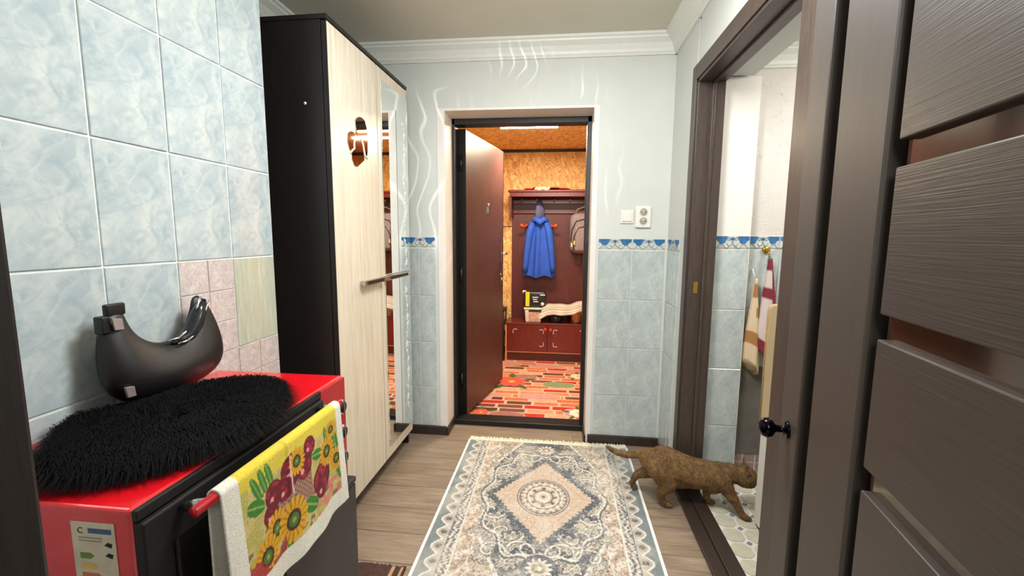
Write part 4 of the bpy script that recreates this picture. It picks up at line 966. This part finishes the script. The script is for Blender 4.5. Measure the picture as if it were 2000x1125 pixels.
# tea towel with sunflowers over the bar
def tea_towel():
    y0, y1 = .642, 1.052; xb, zb, r_ = OX+.060, .848, .014; front, back = .262, .20
    nu, nv = 190, 260; tot = front+back+PI*r_; us = np.linspace(0, tot, nv); ys = np.linspace(y0, y1, nu)
    pts = np.zeros((nu, nv, 3)); C = np.zeros((nu, nv, 3)); 
    U, Yg = np.meshgrid(us, (ys-y0)/(y1-y0), indexing='xy')   # shape (nu,nv)
    for j, s_ in enumerate(us):
        if s_ < front: x, z = xb+r_, zb-(front-s_)
        elif s_ < front+PI*r_: a = (s_-front)/r_; x, z = xb+r_*math.cos(a), zb+r_*math.sin(a)
        else: x, z = xb-r_, zb-(s_-front-PI*r_)
        pts[:, j, 0] = x; pts[:, j, 2] = z
    pts[:, :, 1] = ys[:, None]
    dr = np.clip((front-U)/front, 0, 1); Yp = Yg
    pts[:, :, 0] += dr*(.004*np.sin(Yp*13)+.002*np.sin(Yp*27+1))+.012*dr; pts[:, :, 1] += dr*(.004*np.sin(Yp*9)); 
    bk = np.clip((U-front-PI*r_)/back, 0, 1); pts[:, :, 0] -= bk*.004*np.sin(Yp*13)
    pts[:, :, 2] += dr*.003*np.sin(Yp*8)
    # crease in the middle
    cre = np.exp(-((Yp-.44)/.012)**2)*np.clip(1-dr*1.5, 0, 1); pts[:, :, 0] += cre*.004; pts[:, :, 2] += cre*.003*(1-dr)
    a_, b_ = (Yp)*(y1-y0), (front-U)            # along, down (m); negative b = over the bar
    W_, H_ = y1-y0, front
    C[:] = L3((232, 228, 214)); inn = (a_ > .040) & (a_ < W_-.028) & (b_ < H_-.045)
    f = fbm(a_*40, b_*40+10, 7)
    put(C, inn, L3((206, 188, 120))); put(C, inn & (b_ < .03), L3((226, 204, 70))); put(C, inn & (f > .55) & (b_ > .02), L3((188, 178, 96))); put(C, inn & (f < .36) & (b_ > .04), L3((120, 80, 66)), .8)
    def leaf(px, py, L_, w2, an, c=(62, 128, 44)):
        u = (a_-px)*math.cos(an)+(b_-py)*math.sin(an); v_ = -(a_-px)*math.sin(an)+(b_-py)*math.cos(an); q = (u/L_)**2+(v_/w2)**2
        put(C, inn & (q < 1), L3(c)); put(C, inn & (q < 1) & (np.abs(v_) < w2*.12), L3((150, 180, 90)))
    def pom(px, py, R_):
        r1 = np.hypot(a_-px, b_-py); put(C, inn & (r1 < R_), L3((112, 22, 34))); put(C, inn & (r1 < R_*.85) & (fbm(a_*90, b_*90, 3) > .55), L3((170, 36, 56))); put(C, inn & (np.hypot(a_-px+R_*.3, b_-py-R_*.3) < R_*.22), L3((236, 160, 160)))
    def sun(px, py, R_):
        r1 = np.hypot(a_-px, b_-py); th = np.arctan2(b_-py, a_-px); e = R_*(.78+.22*np.abs(np.cos(th*8)))
        put(C, inn & (r1 < e), L3((226, 168, 26))); put(C, inn & (r1 < e) & (np.abs(np.sin(th*8)) > .88), L3((160, 92, 20)), .7); put(C, inn & (r1 < R_*.45), L3((74, 42, 24))); put(C, inn & (r1 < R_*.30), L3((80, 116, 48))); put(C, inn & (r1 < R_*.12), L3((150, 170, 70)))
    for p in [(.08, .035, .03, .009, 1.2), (.10, .03, .03, .009, 1.3), (.12, .028, .03, .009, 1.3), (.075, .07, .026, .016, .4), (.33, .05, .03, .008, 1.4), (.35, .06, .03, .008, 1.5), (.37, .09, .04, .012, 1.5), (.29, .07, .026, .013, .2), (.25, .05, .024, .012, .8), (.38, .16, .03, .014, 1.3), (.16, .215, .03, .018, 1.2), (.25, .17, .028, .018, .6), (.24, .12, .02, .01, 1)]: leaf(*p)
    # basket
    bk_ = inn & (a_ > .12) & (a_ < .26) & (b_ > .085) & (b_ < .15); put(C, bk_, L3((140, 96, 84))); put(C, bk_ & (np.sin(a_*500)*np.sin(b_*500) > 0), L3((176, 136, 116)))
    for p in [(.13, .075, .026), (.19, .055, .032), (.235, .07, .026), (.115, .11, .022), (.30, .135, .034), (.165, .085, .022), (.26, .035, .02)]: pom(p[0], p[1], p[2]*1.12)
    pom(.075, .195, .022); pom(.295, .155, .026)
    for p in [(.21, .045, .026), (.33, .085, .030), (.37, .125, .026), (.13, .15, .034), (.185, .165, .042), (.09, .185, .036), (.355, .04, .02)]: sun(p[0], p[1], p[2]*1.2)
    rd = inn & (b_ > H_-.075-.02*np.sin(a_*40)) & (a_ < .16); put(C, rd & (fbm(a_*60, b_*60, 13) > .42), L3((172, 40, 58)), .9)
    put(C, inn & (b_ > .165) & (a_ > .27) & (fbm(a_*70, b_*70, 14) > .5), L3((222, 120, 120)), .8)
    put(C, inn & (np.abs(a_-.185-b_*.06) < .0022) & (b_ < .11), L3((226, 200, 190)))
    C *= (.66+.22*rng.random((nu, nv))+.1*(fbm(a_*25, b_*25, 33)-.5))[..., None]
    mb = MB().grid(pts.reshape(-1, 3).tolist(), nu, nv); o = mb.build('tea_towel', vcol('sunflower_tea_towel_cloth', .95, .5, 350), col=C.reshape(-1, 3))
    s2 = o.modifiers.new('t', 'SOLIDIFY'); s2.thickness = .0035; return o
tag(tea_towel(), 'white edged tea towel with sunflowers and pomegranates over the oven handle', 'tea towel')

# ------------------------------------------------------------------ fur mat on the oven
def fur_mat():
    R_ = thing('black_fur_mat', 'shaggy black fur mat lying on top of the red oven', 'fur mat', (-.81, .86, OZ1))
    outl = np.array([(-.857, .605), (-.95, .70), (-1.02, .80), (-.965, .87), (-.94, 1.00), (-.86, 1.07), (-.76, 1.06), (-.68, .97), (-.645, .86), (-.650, .75), (-.70, .66), (-.77, .61)])
    # smooth closed outline
    k = len(outl); ou = []
    for i in range(k):
        p0, p1, p2, p3 = outl[i-1], outl[i], outl[(i+1) % k], outl[(i+2) % k]
        for t_ in np.linspace(0, 1, 6, endpoint=False): ou.append(.5*((2*p1)+(-p0+p2)*t_+(2*p0-5*p1+4*p2-p3)*t_**2+(-p0+3*p1-3*p2+p3)*t_**3))
    ou = np.array(ou); c = ou.mean(0); n_ = len(ou)
    MB().prism([tuple(p) for p in ou], OZ1+.001, OZ1+.010, 'Z').build('hide', M_fur, R_)
    mb = MB(); N = 60000; V = []; F = []
    ang_o = np.arctan2(ou[:, 1]-c[1], ou[:, 0]-c[0]); rad_o = np.hypot(*(ou-c).T); od_ = np.argsort(ang_o)
    th = rng.random(N)*2*PI-PI; rr = np.sqrt(rng.random(N)); R0 = np.interp(th, ang_o[od_], rad_o[od_], period=2*PI)
    bx_, by_ = c[0]+rr*R0*np.cos(th), c[1]+rr*R0*np.sin(th)
    fl_a = (fbm(bx_*18+40, by_*18+40, 61)-.5)*5+th*.6
    cg = .017; cxn = np.floor(bx_/cg)*cg+cg*.5+.006*np.sin(bx_*900//1); cyn = np.floor(by_/cg)*cg+cg*.5
    for i in range(N):
        L_ = random.uniform(.030, .052)*(1 if rr[i] < .9 else random.uniform(.5, 1.5)); e = rr[i]**3
        dx = math.cos(fl_a[i])*(1-e)+math.cos(th[i])*e*1.1; dy = math.sin(fl_a[i])*(1-e)+math.sin(th[i])*e*1.1
        dx += random.uniform(-.55, .55); dy += random.uniform(-.55, .55); q = math.hypot(dx, dy)+1e-6; dx /= q; dy /= q
        h = .016+.012*random.random(); b0 = np.array([bx_[i], by_[i], OZ1+.008]); p1 = b0+np.array([dx*L_*.45, dy*L_*.45, h]); p2 = b0+np.array([dx*L_, dy*L_, h*.35 if rr[i] < .86 else -.004+h*.2])
        mxv = .5; p2[0] += (cxn[i]+dx*L_*.0+math.cos(fl_a[i])*L_-p2[0])*mxv*(1-e); p2[1] += (cyn[i]+math.sin(fl_a[i])*L_-p2[1])*mxv*(1-e); w_ = .00065; nx_, ny_ = -dy*w_, dx*w_; o_ = len(V)
        V += [(b0[0]-nx_, b0[1]-ny_, b0[2]), (b0[0]+nx_, b0[1]+ny_, b0[2]), (p1[0]-nx_, p1[1]-ny_, p1[2]), (p1[0]+nx_, p1[1]+ny_, p1[2]), tuple(p2)]
        F += [(o_, o_+1, o_+3, o_+2), (o_+2, o_+3, o_+4)]
    mb.v = V; mb.f = F; mb.sm = [True]*len(F)
    mb.build('fur', M_fur, R_, kind='stuff', fix=False)
fur_mat()

# ------------------------------------------------------------------ handbag
def handbag():
    t = thing('black_handbag', 'black leather crescent shoulder bag propped against the blue tiled wall', 'handbag', (-1.0, 1.0, OZ1+.012))
    # centreline as a U in the wall plane (Y,Z); half heights and half thickness
    X0 = -1.005
    inn = [(.905, 1.125), (.908, 1.10), (.918, 1.068), (.936, 1.045), (.962, 1.028), (.99, 1.020), (1.02, 1.020), (1.045, 1.028), (1.065, 1.045), (1.082, 1.070), (1.095, 1.095), (1.105, 1.125)]
    out = [(.862, 1.118), (.846, 1.080), (.836, 1.030), (.832, .975), (.846, .925), (.888, .896), (.965, .887), (1.06, .888), (1.135, .902), (1.178, .940), (1.176, 1.020), (1.138, 1.128)]
    th_ = [.010, .018, .028, .037, .044, .048, .050, .048, .043, .034, .024, .012]
    n = 28; pts = []; k = len(inn)
    for i in range(k):
        ci = Vector((0, (inn[i][0]+out[i][0])/2, (inn[i][1]+out[i][1])/2)); ha = Vector((0, (inn[i][0]-out[i][0])/2, (inn[i][1]-out[i][1])/2))
        for j in range(n):
            q = 2*PI*j/n; cs_, sn = math.cos(q), math.sin(q)
            # widest low in the section, narrow at the zip edge
            pp = ci+ha*cs_+Vector((X0-(ci.z+ha.z*cs_-.95)*.10+th_[i]*sn*(1-.35*max(cs_, 0)), 0, 0))
            pp.z = max(pp.z, OZ1+.004)
            pts.append(pp)
    mb = MB().grid(pts, k, n, closed=True); mb.f += [tuple(range(n-1, -1, -1)), tuple((k-1)*n+j for j in range(n))]; mb.sm += [True, True]
    o = mb.build('body', M_leather, t); s_ = o.modifiers.new('s', 'SUBSURF'); s_.levels = s_.render_levels = 2
    # open zip mouth along inner right arc
    arc = [(.995, 1.020), (1.025, 1.022), (1.05, 1.034), (1.070, 1.058), (1.088, 1.090), (1.104, 1.120)]
    MB().tube([(X0+.012, y+.006, z-.004) for y, z in arc], [.004, .012, .019, .021, .018, .008], 10).build('lining', M_satin, t)
    MB().tube([(X0+.026, y+.010, z-.006) for y, z in arc], .0026, 6).build('zip', M_chrome, t)
    MB().tube([(X0+.016, y-.006, z+.005) for y, z in arc], .0026, 6).build('zip', M_chrome, t)
    # strap tab with buckle on left horn
    rbox('strap_tab', (X0-.012, .884, 1.124), (.007, .022, .014), M_leather, t, .004)
    rbox('strap_tab', (X0-.006, .850, 1.094), (.012, .010, .020), M_leather, t, .004)
    for yc, zc_, s2 in ((.868, 1.094, .015), (.862, .938, .014)):
        mb = MB(); rr = [(yc-s2*.8, zc_+s2), (yc+s2*.7, zc_+s2*.7), (yc+s2*.9, zc_-s2), (yc-s2*.5, zc_-s2*.9)]; xo = X0+(.030 if zc_ < 1 else .008)
        mb.prism(rr, xo, xo+.006, 'X'); mb.build('metal_plate', simple('pale_rose_metal', (206, 190, 186), .25, .7), t, bevel=.001)
handbag()

# ------------------------------------------------------------------ cat
def cat():
    t = thing('cat', 'short-haired brown cat stepping over the dark bathroom threshold', 'cat', (.62, 2.08, 0))
    mb = MB()
    def cap(p, q, r0, r1, n=12):
        p, q = Vector(p), Vector(q); mb.ell(p, (r0,)*3, n, 8); mb.ell(q, (r1,)*3, n, 8); mb.tube([p, q], [r0, r1], n)
    def chain(ps):
        for (a, b) in zip(ps, ps[1:]): cap(a[0], b[0], a[1], b[1])
    Y = 2.08
    # trunk
    chain([((.468, Y+.01, .210), .052), ((.53, Y+.005, .208), .076), ((.60, Y, .180), .076), ((.67, Y, .160), .074), ((.74, Y-.005, .158), .068), ((.79, Y-.005, .168), .056), ((.835, Y-.01, .178), .046)])
    mb.ell((.60, Y, .150), (.11, .062, .070)); mb.ell((.76, Y-.005, .142), (.075, .058, .076)); mb.ell((.505, Y, .196), (.066, .060, .070))
    # neck, head
    chain([((.83, Y-.012, .176), .044), ((.87, Y-.020, .176), .043)])
    mb.ell((.900, Y-.026, .172), (.054, .056, .050)); mb.ell((.938, Y-.030, .155), (.026, .024, .020)); mb.ell((.912, Y-.062, .154), (.026, .016, .019)); mb.ell((.915, Y+.012, .154), (.026, .016, .019))
    mb.ell((.942, Y-.030, .142), (.016, .014, .010))
    for s_, x0 in ((-1, .892), (1, .906)):
        y = Y-.024+s_*.030
        for i in range(8):
            a = i/7; mb.ell((x0-.004*a+.004, y+s_*.010*a, .206+.042*a), (.008-.002*a, .025*(1-a)+.003, .009), 10, 6)
    # tail
    chain([((.455, Y+.02, .236), .024), ((.41, Y+.03, .222), .019), ((.36, Y+.04, .212), .0175), ((.315, Y+.045, .217), .0155), ((.285, Y+.05, .230), .013), ((.262, Y+.05, .244), .009)])
    # hind near leg: hip, knee forward, hock back, paw
    chain([((.500, Y-.035, .190), .056), ((.545, Y-.042, .120), .042), ((.512, Y-.042, .068), .021), ((.524, Y-.042, .022), .015), ((.548, Y-.044, .014), .016)])
    mb.ell((.555, Y-.045, .013), (.022, .015, .012))
    # hind far leg trailing back, toe pushing off
    chain([((.485, Y+.035, .186), .050), ((.475, Y+.045, .130), .034), ((.415, Y+.060, .098), .019), ((.396, Y+.068, .052), .014), ((.403, Y+.070, .031), .014)])
    mb.ell((.408, Y+.070, .024), (.019, .014, .0125))
    # front near leg reaching forward
    chain([((.79, Y-.04, .155), .046), ((.818, Y-.055, .108), .032), ((.848, Y-.080, .065), .020), ((.868, Y-.098, .027), .015), ((.882, Y-.104, .015), .015)])
    mb.ell((.890, Y-.106, .013), (.022, .015, .012))
    # front far leg upright
    chain([((.755, Y+.025, .145), .040), ((.752, Y+.022, .095), .027), ((.744, Y+.012, .050), .018), ((.747, Y+.006, .022), .015), ((.757, Y+.004, .014), .015)])
    mb.ell((.766, Y+.003, .013), (.022, .015, .012))
    g = G('brown_cat_coat'); v = g.coord(scale=(26, 26, 26)); n = g.noise(v, 1.2, 5, .75); n2 = g.noise(g.coord(scale=(200, 90, 90)), 1, 3, .7)
    c = g.ramp(n, [(.34, lin4((54, 38, 24))), (.48, lin4((100, 74, 46))), (.66, lin4((146, 112, 70)))]); c = g.mix(.4, c, g.ramp(n2, [(.3, lin4((46, 32, 20))), (.7, lin4((176, 142, 98)))]))
    g.bump(n2, .5, .004); M_cat = g.fin(c, .8, spec=.2)
    o = mb.build('body', M_cat, t, fix=False)
    r = o.modifiers.new('r', 'REMESH'); r.mode = 'VOXEL'; r.voxel_size = .0045; r.use_smooth_shade = True
    s_ = o.modifiers.new('s', 'SMOOTH'); s_.iterations = 9; s_.factor = .6
    dg = bpy.context.evaluated_depsgraph_get(); dg.update(); ev = o.evaluated_get(dg); me = bpy.data.meshes.new_from_object(ev)
    o.modifiers.clear(); me.materials.clear(); me.materials.append(M_cat); o.data = me
    me.polygons.foreach_set('use_smooth', [True]*len(me.polygons))
    # short coat hairs
    nf = len(me.polygons); ar = np.zeros(nf); me.polygons.foreach_get('area', ar); ce = np.zeros(nf*3); me.polygons.foreach_get('center', ce); ce = ce.reshape(-1, 3); no = np.zeros(nf*3); me.polygons.foreach_get('normal', no); no = no.reshape(-1, 3)
    idx = rng.choice(nf, 42000, p=ar/ar.sum()); off = np.array(o.location)+np.array(t.location)
    P0 = ce[idx]+rng.normal(0, .0015, (len(idx), 3)); N0 = no[idx]; bd = np.tile(np.array([-1, 0, -.45]), (len(idx), 1))+rng.normal(0, .3, (len(idx), 3)); tip = P0+N0*.0022+(bd-N0*np.sum(bd*N0, 1, keepdims=True))*.0065
    sd = np.cross(N0, bd); sd /= np.linalg.norm(sd, axis=1, keepdims=True)+1e-9; sd *= .0005
    V = np.stack([P0-sd-N0*.001, P0+sd-N0*.001, tip], 1).reshape(-1, 3)+off; V[:, 2] = np.maximum(V[:, 2], .0006)
    hm = MB(); hm.v = V.tolist(); hm.f = [(3*i, 3*i+1, 3*i+2) for i in range(len(idx))]; hm.sm = [True]*len(idx)
    hm.build('coat_hair', M_cat, t, kind='stuff', fix=False)
    M_eye = simple('amber_eye', (120, 100, 40), .1, coat=.8); M_nose = simple('dark_nose', (50, 32, 28), .4); M_pup = simple('pupil_black', (8, 8, 8), .1)
    for s_ in (-1, 1):
        e = MB().ell((.934, Y-.028+s_*.023, .180), (.0085, .0065, .0075), 12, 8).build('eye', M_eye, t)
        MB().ell((.9418, Y-.028+s_*.0245, .180), (.0018, .0024, .0055), 8, 6).build('pupil', M_pup, e)
        MB().prism([(Y-.024+s_*.018, .208), (Y-.024+s_*.044, .208), (Y-.024+s_*.038, .238)], .899 if s_ < 0 else .913, .904 if s_ < 0 else .918, 'X').build('inner_ear', simple('pink_inner_ear', (150, 110, 96), .8), t)
    MB().ell((.963, Y-.030, .160), (.004, .007, .004), 10, 6).build('nose', M_nose, t)
    MB().tube([(.956, Y-.046, .148), (.962, Y-.036, .146), (.964, Y-.030, .149), (.962, Y-.024, .146), (.955, Y-.014, .148)], .0013, 5).build('mouth', M_nose, t)
cat()
